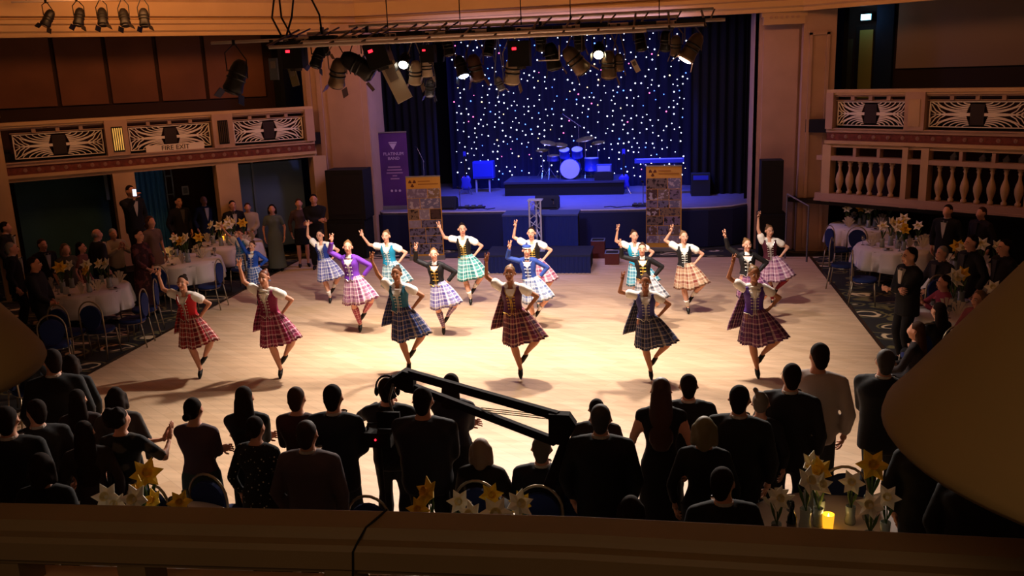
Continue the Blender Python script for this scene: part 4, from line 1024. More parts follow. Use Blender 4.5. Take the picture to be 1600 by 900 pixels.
guest('long-haired person in a dark blouse standing under the crane arm', (704, 581), 1.68, 'f', top='#1e1b26', outfit='topskirt', bottom=BLK, face=178, hair=('long', H_DARK), fat=1.15, pose='folded')
guest('seated woman with a fair bob and a dark jacket, centre', (751, 681), 1.70, 'f', top=DBRN, outfit='suit', tie=False, face=180, seated=True, hair=('bob', mat('hair_ash', '#7d6450', 0.6)), shirt='#2a2020')
guest('seated grey-haired man in a dark suit behind the crane post', (846, 677), 1.78, top=NAVY, face=180, seated=True, hair=('short', mat('hair_dimgrey', '#5a5048', 0.8)))
guest('broad grey-haired man in a black suit, right of the crane post', (938, 629), 1.80, top=BLK, face=180, hair=('short', mat('hair_darkgrey', '#3a3434', 0.7)), fat=1.12, pose='hang')
guest('dark-haired man half hidden by the broad grey-haired man', (932, 621), 1.50, top=DBRN, face=180, hair=('short', H_DARK))
guest('woman with very long straight brown hair in a dark sleeveless dress', (1033, 587), 1.80, 'f', top=BLK, outfit='dress', face=180, hair=('long', mat('hair_longbrown', '#3c2014', 0.5)), acc=0.05, pose='hang')
guest('man in a dark suit next to the woman with very long brown hair', (1076, 582), 1.70, top=BLK, face=182, hair=('short', H_DARK))
guest('man with tousled hair and white collar, in front of the bearded guests', (1156, 599), 1.82, top=BLK, face=165, hair=('short', H_DARK), fat=1.05)
guest('woman with a pale updo tied in a knot', (1189, 611), 1.56, 'f', top='#171319', outfit='dress', face=170, hair=('updo', mat('hair_ashgrey', '#6a5c50', 0.6)), acc=0.9)
guest('fair-haired person with light on the hair edge, in black, right of centre', (1101, 648), 1.70, 'f', top=BLK, outfit='dress', face=175, hair=('bob', mat('hair_goldgrey', '#6c6040', 0.6)), acc=0.9)
guest('man in glasses and a dark suit left of the man in a white shirt', (1237, 565), 1.80, top='#17141a', face=160, glasses=True, hair=('short', H_DARK), turn=0.35, fat=1.05)
guest('tall man in a white shirt without a jacket, right', (1280, 533), 1.88, outfit='shirt', top='#a3938c', bottom=CHAR, face=165, hair=('short', H_DARK), turn=0.5)
guest('bearded man in a dark suit and glasses beside the big lampshade', (1384, 543), 1.80, top=BLK, face=150, glasses=True, hair=('short', mat('hair_greybrown', '#3c342e', 0.7)), turn=0.4, fat=1.1, pose='clasp')
guest('dark-haired man with a pale collar near the bottom right table', (1131, 727), 1.74, top=BLK, face=190, hair=('short', H_DARK), turn=-0.5)
guest('person with dark hair low behind the balcony rail, right of centre', (986, 770), 1.70, 'f', top=BLK, outfit='dress', face=180, seated=True, hair=('bob', H_DARK), acc=0.9)

guest('person in black at the very left edge of the near row', (6, 632), 1.86, top=BLK, face=200, hair=('short', H_DARK))
guest('woman in a dark coat with a light-edged sleeve, behind the floral dress', (128, 655), 1.62, 'f', top='#241614', outfit='dress', face=205, hair=('long', H_DARK), acc=0.9)
guest('dark-clothed guest seated low at the bottom left, behind the rail', (60, 705), 1.74, 'f', top=BLK, outfit='dress', face=190, hair=('bob', H_DARK), acc=0.9)
guest('black-clad guest between the bearded man and the big lampshade', (1462, 650), 1.78, top=BLK, face=160, hair=('short', H_DARK), fat=1.15)
guest('guest in black half hidden under the rim of the big lampshade', (1535, 700), 1.74, top=BLK, face=150, hair=('short', H_DARK), fat=1.15)
# --- guests on the left side of the hall
L = 'guests along the left side'
guest('grey-haired man in a dark dinner jacket at the left edge', (15, 377), 1.74, top=BLK, face=120, hair=('short', H_GREY), pose='hang', detail=True)
guest('dark-haired man at the left edge behind the grey-haired man', (6, 345), 1.78, top=CHAR, face=110, hair=('short', H_DARK))
guest('man in black with hands clasped at the corner of the near left table', (50, 400), 1.76, top='#100e12', outfit='shirt', bottom=BLK, face=105, pose='clasp', hair=('short', H_DARK), detail=True, skin=SKIN_T)
guest('man in a dinner jacket and white shirt at the left wall', (64, 372), 1.66, top=BLK, face=70, hair=('short', H_BRN), detail=True, shirt='#b8b0a0')
guest('fair woman far back at the left wall beside the dinner-jacketed man', (100, 379), 1.60, 'f', top='#4a4438', outfit='dress', face=60, hair=('bob', H_BLO))
guest('woman in a dusty rose dress by the near left table', (124, 377), 1.56, 'f', top='#6a4038', outfit='dress', face=100, hair=('long', H_DARK), detail=True, acc=0.3)
guest('bald man in a charcoal suit seen from behind, left wall', (149, 356), 1.72, top='#1e1c20', face=150, hair=('bald', H_GREY))
guest('pink-faced man in an open cream shirt, clapping, left', (175, 356), 1.60, outfit='shirt', top='#8c7c6c', bottom=BLK, face=60, pose='clap', hair=('short', H_GREY), detail=True)
guest('woman with an orange-lit face in a dark red patterned dress', (214, 357), 1.76, 'f', top='#3a1016', outfit='dress', topmat=printed('wine_print', '#2c0c12', '#5c2c28', 9), face=80, pose='clasp', hair=('long', H_DARK), detail=True, acc=0.9)
guest('woman in a light taupe dress under the left balcony pier', (233, 336), 1.82, 'f', top='#6a5244', outfit='dress', face=70, hair=('bob', H_BRN), acc=0.3)
ph, sk_, sc_ = guest('man in black holding up a lit phone against the left pier', (202, 288), 1.88, top=BLK, outfit='suit', face=60, pose='phone', hair=('short', H_DARK), z0=0.5, detail=False)
rs = thing('rostrum', 'low dark rostrum under the man holding up the phone', 'platform', (ph.location[0], ph.location[1], 0), RZ_L); obj('block', MB().box((0, 0, 0.235), (0.7, 0.7, 0.47)), mat('terrace_dark', '#1a1412', 0.8), rs); obj('top_board', MB().box((0, 0, 0.485), (0.74, 0.74, 0.03)), M_dark, rs)
p = thing('phone', 'lit phone held up beside the left balcony pier', 'phone', (0, 0, 0)); w = Matrix.Translation(ph.location) @ Matrix.Rotation(R(60), 4, 'Z') @ Vector((sk_.W[0]*sc_+npos((0, -0.04, 0.13)))); p.location = w; p.rotation_euler = (0, 0, R(20))
obj('case', MB().box((0, 0, 0), (0.085, 0.012, 0.17)), M_dark, p); obj('screen', MB().box((0, -0.008, 0), (0.075, 0.004, 0.15)), mat('phone_screen', '#dfe4f4', 0.3, emit='#d8dcf0', es=2.0), p)
guest('shadowed man standing under the notice on the left', (277, 306), 1.82, top='#161218', face=60, hair=('short', H_DARK), detail=True, shirt='#4a4442', tie=False)
guest('man in a blue suit and white shirt right of the notice', (317, 305), 1.72, top='#141c34', face=50, hair=('bald', H_GREY), detail=True, tie=False)
guest('man in a dinner jacket leaning in the slate bay', (362, 312), 1.70, top=BLK, face=40, hair=('short', H_DARK), detail=True)
guest('man in a pale cream shirt standing in front of the slate screen', (386, 316), 1.58, outfit='shirt', top='#a89880', bottom=BLK, face=30, hair=('short', H_BRN), pose='clasp')
guest('woman in a pale dress deep in the slate bay', (424, 318), 1.64, 'f', top='#57605a', outfit='dress', face=20, hair=('bob', H_DARK), acc=0.3)
guest('security man in black with arms folded beside the left speaker stack', (489, 302), 1.84, top=BLK, outfit='shirt', bottom=BLK, face=20, pose='folded', hair=('short', H_DARK), detail=True)
guest('woman in a taupe top and black skirt with bare legs by the speaker', (468, 318), 1.70, 'f', top='#4c3a38', outfit='topshort', bottom=BLK, face=25, pose='hang', hair=('lowbun', H_BRN), ground=tuple(atz(476, 416, 0)))
guest('seated dark-haired man with head turned, bottom of the left carpet', (38, 512), 1.74, top='#16181f', face=150, seated=True, hair=('short', H_BRN))

# --- guests on the right side of the hall
guest('man in a black suit with arms folded by the middle right table', (1424, 384), 1.80, top=BLK, face=-70, pose='folded', hair=('short', H_DARK), detail=True)
guest('man in a dinner jacket with a bright shirt front under the right gallery', (1482, 318), 1.74, top=BLK, face=-40, hair=('short', H_DARK))
guest('woman in a coral pink top clapping at the right table', (1475, 428), 1.64, 'f', top='#8c3040', outfit='dress', face=-80, pose='clap', hair=('short', H_DARK), detail=True, seated=True, acc=0.9)
guest('pink-faced man seated behind the middle right table', (1472, 383), 1.74, top='#1a1014', face=-60, seated=True, hair=('short', H_GREY), detail=True, shirt='#3a2c2c', tie=False)
guest('seated woman in black with her back to the camera, right', (1467, 470), 1.68, 'f', top=BLK, outfit='dress', face=-150, seated=True, hair=('long', H_DARK), acc=0.9)
guest('seated fair person with a lit face at the right edge table', (1530, 452), 1.70, 'f', top='#7c3838', outfit='dress', face=-60, seated=True, hair=('bob', H_BLO), detail=True, acc=0.9)
guest('person in dark clothes standing before the right balusters', (1535, 322), 1.66, top='#1c1216', face=-60, hair=('short', H_BRN), shirt='#2a2020', tie=False)
guest('man in a black jacket behind the right tables, facing the dancers', (1520, 365), 1.76, top='#141014', face=-70, hair=('short', H_DARK), detail=True, shirt='#2a2224', tie=False)
guest('man in a dark jacket at the right edge under the gallery', (1572, 372), 1.76, top='#181214', face=-75, hair=('short', H_DARK), detail=True, shirt='#2a2224', tie=False)
0 and guest('woman with bare arms standing on the right carpet edge', (1412, 404), 1.66, 'f', top=BLK, outfit='dress', face=-120, hair=('lowbun', H_DARK), acc=0.05)
guest('woman with brown hair seated near the lampshade, right', (1432, 500), 1.66, 'f', top='#1c1214', outfit='dress', face=-120, seated=True, hair=('long', H_BRN), acc=0.9)

# ------------------------------------------------------------------ tables, chairs, table settings
M_blue = mat('blue_velour', '#142254', 0.85); M_frame = mat('pale_gold_frame', '#9a8a72', 0.35, 0.7)
def make_chair(label, loc, rz):
    t = thing('banquet_chair', label, 'chair', loc, rz)
    s = MB(); s.rings([((0, 0, 0.43), 0.20, 0.20), ((0, 0, 0.455), 0.225, 0.225), ((0, 0, 0.49), 0.22, 0.22), ((0, 0, 0.505), 0.18, 0.18)], 16); obj('seat', s, M_blue, t, True)
    prof = [(0.20*math.cos(a)*(1.0 if math.sin(a) > 0 else 0.92), 0.76+(0.20*math.sin(a) if math.sin(a) > 0 else 0.22*math.sin(a))) for a in np.linspace(0, 2*math.pi, 24, endpoint=False)]
    b = MB(); b.prism([(x*0.93, 0.745+(z-0.76)*1.0) for x, z in prof], 0.215, 0.255); obj('backrest', b, M_blue, t)
    arch = [(0.205*math.cos(a), 0.235, 0.78+0.235*math.sin(a)) for a in np.linspace(0, math.pi, 12)]
    f = MB().tube([(0.205, 0.225, 0.46)]+arch+[(-0.205, 0.225, 0.46)], 0.013, 6); obj('back_frame', f, M_frame, t, True)
    for x, y, dx, dy in ((-0.18, -0.17, -0.02, -0.03), (0.18, -0.17, 0.02, -0.03), (-0.20, 0.21, -0.01, 0.06), (0.20, 0.21, 0.01, 0.06)):
        obj('leg', MB().tube([(x, y, 0.45), (x+dx, y+dy, 0.0)], 0.012, 6), M_frame, t, True)
    obj('seat_frame', MB().tube([(0.2*math.cos(a), 0.2*math.sin(a), 0.43) for a in np.linspace(0, 2*math.pi, 16)], 0.011, 6, cap=False), M_frame, t)
    return t
chair0 = None
def chair(label, loc, rz, group=None):
    global chair0
    if chair0 is None: chair0 = make_chair(label, loc, R(rz)); o = chair0
    else: o = copy_tree(chair0, loc, R(rz), label)
    if group: o['group'] = group
    return o
def cpx(x, y, z=0.72): p = atz(x, y, z); return (p[0], p[1], 0)
chair('blue chair with its back to the camera, left of two at the near left table', cpx(107, 497), 176)
chair('blue chair with its back to the camera, right of two at the near left table', cpx(154, 492), 184)
chair('blue arch-backed chair edge-on beside the carpet, near left table, closer one', cpx(204, 478), -78)
chair('blue arch-backed chair edge-on beside the carpet, near left table, farther one', cpx(223, 462), -70)
chair('blue chair beyond the scarlet dancer at the second left table', cpx(258, 432), 178)
chair('blue chair with gilt frame at the right of the second left table', cpx(325, 428), -85)
chair('blue chair left of the pale-blue-tartan dancer at the farthest left table', cpx(376, 402), -95)
chair('blue chair at the lower left near the left lampshade', cpx(55, 560), 150)
chair('pale-legged blue chair behind the two back-turned chairs, left', cpx(84, 515), 210)
chair('blue chair at the dance floor corner of the near right table', cpx(1352, 416), 80)
chair('dark chair left of the near right table, farther one', cpx(1318, 395), 70)
chair('dark chair with its back to the dancers at the farthest right table', cpx(1312, 372), 110)
chair('blue chair below the farthest right table', cpx(1342, 372), 160)
chair('arch-backed blue chair beside the coral-topped woman', cpx(1450, 452), 200)
chair('tan-framed dark chair nearest the bearded man on the right carpet', cpx(1437, 530), 190)
chair('dark chair with an arched handle between the clapping and mauve women', cpx(249, 745, 0.95), 180)
chair('dark chair behind the mauve-topped woman, partly hidden', cpx(348, 742, 0.9), 170)
chair('dark chair standing beside the camera operator\'s leg', cpx(592, 775, 0.9), 175)
chair('dark chair with a curved top right of the seated grey-haired man', cpx(895, 738, 0.9), 165)
chair('dark chair with a handle hole near the white-shirted man\'s legs', cpx(1312, 722, 0.95), 180)
for o in [o for o in list(COL.objects) if o.get('category') == 'person' and 'seated' in o.get('label', '') and not o.get('label').startswith('pink-faced')]:
    v = Matrix.Rotation(o.rotation_euler[2], 4, 'Z') @ Vector((0, 0.06, 0))
    lb = o['label'].replace('seated ', ''); lb = ' '.join(('blue chair under the ' + lb).replace(',', '').split()[:15])
    chair(lb, (o.location[0]+v.x, o.location[1]+v.y, o.location[2]), math.degrees(o.rotation_euler[2]))

M_cloth = mat('white_tablecloth', '#d4ccc8', 0.85)
def make_table(label, loc):
    t = thing('banquet_table', label, 'table', loc)
    obj('tabletop', MB().lathe([(0.76, 0.70), (0.78, 0.71), (0.78, 0.735), (0.76, 0.74)], 32), mat('table_ply', '#5a4636', 0.7), t)
    for a in (45, 135, 225, 315): obj('leg', MB().tube([(0.5*math.cos(R(a)), 0.5*math.sin(R(a)), 0.70), (0.58*math.cos(R(a)), 0.58*math.sin(R(a)), 0.0)], 0.016, 6), M_frame, t)
    return t
def make_cloth(label, loc):
    wob = lambda i, a: 0.0 if i < 2 else 0.016*i*math.sin(9*a)+0.006*i*math.sin(17*a+1)
    c = MB().lathe([(0.5, 0.748), (0.785, 0.748), (0.80, 0.70), (0.815, 0.58), (0.83, 0.46), (0.845, 0.34), (0.835, 0.335), (0.81, 0.55), (0.79, 0.72), (0.5, 0.742)], 72, wob=lambda i, a: wob(min(i, 9-i) if i > 4 else i, a))
    o = obj('tablecloth', c, M_cloth, None, True); o.location = loc; return tag(o, label, 'tablecloth')
def flower_mb():
    pass
def make_flower(kind, label, loc):
    col = {'white': '#e6dfcc', 'yellow': '#d8b030'}[kind]
    t = thing('flower_vase', label, 'flowers', loc)
    obj('vase', MB().lathe([(0.035, 0), (0.038, 0.02), (0.03, 0.06), (0.034, 0.13), (0.03, 0.13), (0.027, 0.06), (0.033, 0.02), (0.02, 0.01)], 12), mat('vase_glass', '#8f9a98', 0.15, spec=0.6), t, True)
    obj('stem', MB().tube([(0, 0, 0.01), (0.006, 0, 0.16), (0, 0, 0.30)], 0.005, 6), mat('stem_green', '#3c5424', 0.7), t)
    for k in range(3):
        a = k*2.1; obj('leaf', MB().prism([(0, 0.12), (0.035, 0.2), (0.05, 0.27), (0.02, 0.22)], -0.003, 0.003), mat('stem_green', '#3c5424', 0.7), t).rotation_euler = (0, 0, a)
    for k in range(6):
        a = k*math.pi/3
        p = MB(); u = npos((math.cos(a), math.sin(a), 0)); w = npos((-u[1], u[0], 0)); z = npos((0, 0, 1)); c = npos((0, -0.01, 0.31))
        P = [c, c+u*0.045+w*0.026-z*0.002, c+u*0.09+z*0.014, c+u*0.045-w*0.026-z*0.002]
        T_ = lambda q: c+rot_x(R(58)) @ (q-c)
        p.add([T_(q) for q in P+[q+z*0.006 for q in P]], [(3, 2, 1, 0), (4, 5, 6, 7), (0, 1, 5, 4), (1, 2, 6, 5), (2, 3, 7, 6), (3, 0, 4, 7)])
        q = obj('petal', p, mat('petal_'+kind, col, 0.7), t)
    tp = MB().lathe([(0.012, 0.30), (0.022, 0.325), (0.030, 0.345), (0.026, 0.345), (0.012, 0.315)], 10, c=(0, -0.01, 0)); c0 = npos((0, -0.01, 0.31)); tp.V = [tuple(c0+rot_x(R(58)) @ (npos(q)-c0)) for q in tp.V]
    obj('trumpet', tp, mat('trumpet_'+kind, '#d09a20' if kind == 'yellow' else '#d8c890', 0.7), t)
    t.rotation_euler = (R(35), 0, 0) if False else (0, 0, 0)
    return t
def make_glass(label, loc):
    t = thing('wine_glass', label, 'glass', loc)
    obj('bowl', MB().lathe([(0.004, 0.09), (0.03, 0.11), (0.036, 0.15), (0.03, 0.19), (0.028, 0.19), (0.033, 0.15), (0.027, 0.113), (0.003, 0.095)], 12), mat('clear_glass', '#c8ced0', 0.08, spec=0.8, trans=0.9), t, True)
    obj('foot', MB().lathe([(0.032, 0), (0.032, 0.004), (0.005, 0.010), (0.004, 0.095)], 12), mat('clear_glass', '#c8ced0', 0.08), t, True); return t
def make_napkin(label, loc):
    t = thing('fan_napkin', label, 'napkin', loc)
    for k in range(5):
        a = R(-50+25*k); obj('fold', MB().prism([(0, 0), (0.11*math.sin(a)-0.02, 0.17*math.cos(a)+0.02), (0.12*math.sin(a)+0.02, 0.17*math.cos(a)+0.02)], -0.006+0.004*k, 0.002+0.004*k), mat('napkin_white', '#d4c8b4', 0.85), t)
    return t
def make_card(label, loc):
    t = thing('menu_card', label, 'card', loc)
    obj('front_leaf', MB().box((0, -0.012, 0.075), (0.11, 0.004, 0.15), rot=rot_x(R(-8))), mat('card_white', '#c6c2c4', 0.7), t)
    obj('back_leaf', MB().box((0, 0.012, 0.075), (0.11, 0.004, 0.15), rot=rot_x(R(8))), mat('card_white', '#c6c2c4', 0.7), t); return t
def make_plate(label, loc):
    t = thing('dessert_plate', label, 'plate', loc)
    obj('dish', MB().lathe([(0.06, 0), (0.105, 0.012), (0.105, 0.016), (0.06, 0.006)], 20), mat('china', '#cfcac4', 0.3), t, True)
    obj('dessert', MB().ell((0.01, 0, 0.018), (0.035, 0.028, 0.018), nu=8, nv=6), mat('chocolate', '#3a2218', 0.6), t); return t
PROTO = {}
def place(kind, label, loc, rz=0, group=None):
    mk = {'white': lambda l, p: make_flower('white', l, p), 'yellow': lambda l, p: make_flower('yellow', l, p), 'glass': make_glass, 'napkin': make_napkin, 'card': make_card, 'plate': make_plate,
          'table': make_table}[kind]
    if kind not in PROTO: PROTO[kind] = o = mk(label, loc); o.rotation_euler = (0, 0, rz)
    else: o = copy_tree(PROTO[kind], loc, rz, label)
    if group: o['group'] = group
    elif 'group' in o: del o['group']
    return o
rnd = random.Random(3)
TABLES = [  # where, centre pixel, what it is called, flowers, glasses, napkins, cards, plates
 ((133, 450), 'the near left table', 7, 6, 3, 3, 4, 1), ((287, 406), 'the second left table', 5, 5, 3, 2, 3, 2), ((357, 380), 'the farthest left table', 7, 4, 3, 1, 2, 3),
 ((1402, 384), 'the near right table', 8, 5, 3, 2, 3, 4), ((1352, 352), 'the farthest right table', 7, 4, 3, 1, 2, 5), ((1525, 424), 'the upper right-edge table', 5, 4, 3, 1, 2, 6),
 ((1512, 486), 'the lower right-edge table', 4, 5, 3, 2, 3, 7)]
FG = [((735, 880), 'the centre foreground table', 8), ((1310, 838), 'the right foreground table', 9), ((225, 850), 'the left foreground table', 10)]
def dress_table(cpx_, nm, nf, ng, nn, nc, npl, flowers=None, seed=0):
    r = random.Random(seed*7+11); c = atz(cpx_[0], cpx_[1], 0.75); z = 0.752
    place('table', 'round folding banquet table under the cloth of '+nm, (c[0], c[1], 0))
    make_cloth('white cloth draped over '+nm, (c[0], c[1], 0))
    used = []
    def spot(rmin, rmax, md=0.13):
        for _ in range(60):
            a = r.uniform(0, 2*math.pi); q = r.uniform(rmin, rmax); p = (c[0]+q*math.cos(a), c[1]+q*math.sin(a))
            if all(math.hypot(p[0]-u[0], p[1]-u[1]) > md for u in used): break
        used.append(p); return (p[0], p[1], z)
    for k in range(nf):
        kind = 'white' if k % 5 < 3 else 'yellow'; l = spot(0.05, 0.52, 0.17)
        o = place(kind, ('cream star-shaped lily' if kind == 'white' else 'yellow daffodil')+' in a vase on '+nm, l, r.uniform(-0.8, 0.8), ('cream' if kind == 'white' else 'yellow')+' flowers on '+nm)
        s_ = r.uniform(1.25, 1.6); o.scale = (s_, s_, s_)
    for k in range(ng): place('glass', 'stemmed glass among the settings of '+nm, spot(0.3, 0.68, 0.1), 0, 'glasses on '+nm)
    for k in range(nn+2): o = place('napkin', 'white fan-folded napkin standing on '+nm, spot(0.35, 0.64), r.uniform(-0.7, 0.7), 'napkins on '+nm); o.scale = (1.35, 1.35, 1.25)
    for k in range(nc): place('card', 'white menu card standing on '+nm, spot(0.35, 0.6), r.uniform(-0.7, 0.7), 'menu cards on '+nm)
    for k in range(npl): place('plate', 'dessert plate set on '+nm, spot(0.5, 0.66, 0.15), 0, 'dessert plates on '+nm)
    return c
for cp, nm, nf, ng, nn, nc, npl, sd in TABLES: dress_table(cp, nm, nf, ng, nn, nc, npl, seed=sd)
for cp, nm, sd in FG: dress_table(cp, nm, 5, 4, 1, 0, 0, seed=sd)
# foreground blooms exactly where they top the rail
for k, (x, y, kind, nm) in enumerate(((718, 775, 'white', 'the centre foreground table'), (766, 765, 'yellow', 'the centre foreground table'), (815, 778, 'yellow', 'the centre foreground table'), (655, 787, 'yellow', 'the centre foreground table'),
        (1281, 748, 'white', 'the right foreground table'), (1332, 745, 'white', 'the right foreground table'), (1387, 768, 'white', 'the right foreground table'), (1215, 770, 'white', 'the right foreground table'),
        (182, 779, 'white', 'the left foreground table'), (240, 773, 'yellow', 'the left foreground table'), (280, 776, 'yellow', 'the left foreground table'))):
    c = atz(x, y, 1.17); o = place(kind, ('tall cream lily' if kind == 'white' else 'tall yellow daffodil')+' rising above the rail from '+nm, (c[0], c[1], 0.752), 0.5*math.sin(k*2.0), 'tall '+kind+' flowers of '+nm); o.scale = (1.2, 1.2, 1.2)
def votive(label, p, s=1.0, e=6):
    t = thing('votive_candle', label, 'candle', p); t.scale = (s, s, s)
    obj('glass_cup', MB().lathe([(0.03, 0), (0.036, 0.09), (0.033, 0.09), (0.028, 0.01)], 14), mat('amber_glass', '#e0a030', 0.3, emit='#ffab24', es=e*0.22), t, True)
    obj('flame', MB().lathe([(0.002, 0.03), (0.010, 0.05), (0.006, 0.075), (0.001, 0.095)], 8), mat('flame', '#ffcf60', 0.5, emit='#ffd060', es=12), t, True)
    light('votive_light', 'POINT', (p[0], p[1], p[2]+0.14), (0, 0, 0), 0.5*s, (1, 0.6, 0.2), 0.03); return t
c = atz(1294, 816, 0.80); votive('glowing amber candle holder on the right foreground table', (c[0], c[1], 0.752), 1.35)
c = atz(249, 403, 0.80); votive('small glowing yellow candle on the second left table', (c[0], c[1], 0.752), 1.3)
c = atz(348, 372, 0.80); votive('small glowing yellow candle on the farthest left table', (c[0], c[1], 0.752), 1.0)
c = atz(1237, 822, 0.85); t = thing('wine_bottle', 'dark wine bottle on the right foreground table', 'bottle', (c[0], c[1], 0.752))
obj('glass_body', MB().lathe([(0.037, 0), (0.038, 0.02), (0.038, 0.18), (0.016, 0.23), (0.014, 0.30), (0.010, 0.30)], 14), mat('bottle_black', '#08080a', 0.15), t, True)
obj('label_band', MB().lathe([(0.0385, 0.06), (0.039, 0.06), (0.039, 0.13), (0.0385, 0.13)], 14), mat('bottle_label', '#4a4236', 0.7), t)

# ------------------------------------------------------------------ on and before the stage
sc_ = thing('star_cloth', 'dark blue backdrop cloth full of small star lights behind the band', 'backdrop', (-2.7, 27.2, 1.0))
obj('cloth', curtain_mb(7.3, 0.0, 5.0, 22, 0.05), mat('star_cloth_blue', '#060c3c', 0.9), sc_)
r = random.Random(11); pts = []
xs0, xs1 = -3.45, 3.5
while len(pts) < 560:
    p = (r.uniform(xs0, xs1), r.uniform(0.22, 4.7)); 
    if all((p[0]-q[0])**2+(p[1]-q[1])**2 > 0.13**2 for q in pts): pts.append(p)
star_cols = [('white', '#dfe8ff', 3.5), ('blue', '#5a86ff', 4), ('warm', '#ffe6a0', 3.5), ('pink', '#ff70b0', 3)]
groups = {k: MB() for k in range(4)}
for i, p in enumerate(pts):
    k = 0 if r.random() < 0.78 else r.choice((1, 1, 2, 3)); rad = r.choice((0.015, 0.018, 0.022))
    groups[k].ell((p[0], -0.10, p[1]), rad, nu=6, nv=4)
for k, (n_, c_, e_) in enumerate(star_cols):
    o = obj('star_light', groups[k], mat('led_'+n_, c_, 0.5, emit=c_, es=e_), sc_); o['kind'] = 'stuff'
    if k: o['label'] = n_+' star lights'

# drum riser and kit
rz_c = aty(881, 305, 25.4); RX, RY = float(rz_c[0]), 26.1
ri = thing('drum_riser', 'low black riser carrying the drum kit', 'platform', (RX, RY, 1.0))
obj('deck', MB().box((0, 0, 0.37), (3.45, 1.5, 0.06)), mat('riser_top', '#2a2c48', 0.5), ri); obj('skirt', MB().box((0, 0, 0.17), (3.40, 1.45, 0.34)), mat('riser_black', '#0a0b14', 0.8), ri)
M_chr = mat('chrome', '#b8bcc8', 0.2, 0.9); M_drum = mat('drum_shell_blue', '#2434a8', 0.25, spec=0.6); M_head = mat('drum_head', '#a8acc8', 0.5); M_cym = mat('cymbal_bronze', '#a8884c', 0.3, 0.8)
kit = thing('drum_kit', 'blue drum kit with cymbals on the riser in front of the star cloth', 'drums', (RX+0.15, RY, 1.4))
def drum(name, c, r_, h, rot):
    b = MB(); prof = [(r_, -h/2), (r_, h/2)]
    vs0 = len(b.V); b.lathe([(r_*1.02, -h/2), (r_*1.02, -h/2+0.025), (r_, -h/2+0.03), (r_, h/2-0.03), (r_*1.02, h/2-0.025), (r_*1.02, h/2)], 20)
    b.V = [tuple(rot @ npos(v)+npos(c)) for v in b.V]; o = obj(name, b, M_drum, kit, True)
    hd = MB().lathe([(r_*0.97, h/2), (r_*0.97, h/2+0.006)], 20); hd.V = [tuple(rot @ npos(v)+npos(c)) for v in hd.V]; obj('drum_head', hd, M_head, o)
drum('bass_drum', (0.0, -0.1, 0.30), 0.29, 0.42, rot_x(R(90))); drum('floor_tom', (0.60, 0.05, 0.38), 0.21, 0.38, rot_z(0))
drum('tom', (-0.17, -0.05, 0.73), 0.15, 0.24, rot_x(R(25))); drum('tom', (0.20, -0.05, 0.73), 0.16, 0.25, rot_x(R(25))); drum('snare_drum', (-0.52, 0.12, 0.58), 0.18, 0.15, rot_x(R(6)))
for (x, y, z, rr_, tl) in ((-0.62, -0.1, 1.05, 0.24, 12), (0.42, 0.1, 1.12, 0.27, -8), (-0.30, 0.05, 0.98, 0.22, 8), (-0.85, 0.15, 0.82, 0.18, 0), (0.78, 0.2, 1.0, 0.2, -6)):
    b = MB().lathe([(0.01, 0.012), (0.04, 0.016), (rr_*0.6, 0.004), (rr_, -0.008), (rr_, -0.012), (0.01, 0.0)], 20); Rm = rot_y(R(tl)) @ rot_x(R(12)); b.V = [tuple(Rm @ npos(v)+npos((x, y, z))) for v in b.V]; obj('cymbal', b, M_cym, kit, True)
    s = MB(); s.tube([(x, y, z), (x, y, 0.25)], 0.012, 6); [s.tube([(x, y, 0.32), (x+0.22*math.cos(a), y+0.22*math.sin(a), 0.0)], 0.010, 5) for a in (0.5, 2.6, 4.7)]; obj('stand', s, M_chr, kit)
t = thing('drum_stool', 'round stool behind the blue drum kit', 'stool', (RX+0.1, RY+0.55, 1.4)); obj('seat', MB().lathe([(0.15, 0.46), (0.17, 0.5), (0.15, 0.54)], 16), M_dark, t); obj('post', MB().tube([(0, 0, 0), (0, 0, 0.47)], 0.03, 8), M_chr, t)
def boxthing(name, lab, cat, x, y, Y, w, d, h, c, z0=1.0, group=None, grill=None, rz=0.0, tilt=0.0):
    p = aty(x, y, Y); t = thing(name, lab, cat, (float(p[0]), Y, z0), rz, group)
    m = mat('box_'+c[1:], c, 0.75)
    b = MB(); hw, hd = w/2, d/2
    if tilt: b.add([(-hw, -hd, 0), (hw, -hd, 0), (hw, hd, 0), (-hw, hd, 0), (-hw, -hd+tilt, h), (hw, -hd+tilt, h), (hw, hd, h*0.75), (-hw, hd, h*0.75)], [(3, 2, 1, 0), (4, 5, 6, 7), (0, 1, 5, 4), (1, 2, 6, 5), (2, 3, 7, 6), (3, 0, 4, 7)])
    else: b.box((0, 0, h/2), (w, d, h))
    obj('cabinet', b, m, t)
    g = MB(); g.box((0, -hd-0.008+(tilt*0.45), h*0.5), (w*0.86, 0.016, h*0.8), rot=rot_x(-math.atan2(tilt, h)) if tilt else None); obj('grille_cloth', g, mat('grille_'+(grill or '#15151a')[1:], grill or '#15151a', 0.9), t)
    return t
boxthing('guitar_amplifier', 'boxy guitar amplifier coloured as if lit blue left of the drum riser', 'amplifier', 757, 282, 26.4, 0.62, 0.3, 0.50, '#2634c8', 1.42, grill='#2030b8')  # blue stage light is put into the cabinet and grille colours
t = thing('amp_stand', 'low stand with pale legs under the blue-lit amplifier', 'stand', (float(aty(757, 290, 26.4)[0]), 26.4, 1.0)); [obj('leg', MB().box((x, -0.1, 0.2), (0.05, 0.05, 0.40)), mat('stand_leg', '#8088b0', 0.5), t) for x in (-0.22, 0.18)]; obj('top_bar', MB().box((0, 0, 0.40), (0.6, 0.3, 0.03)), M_dark, t)
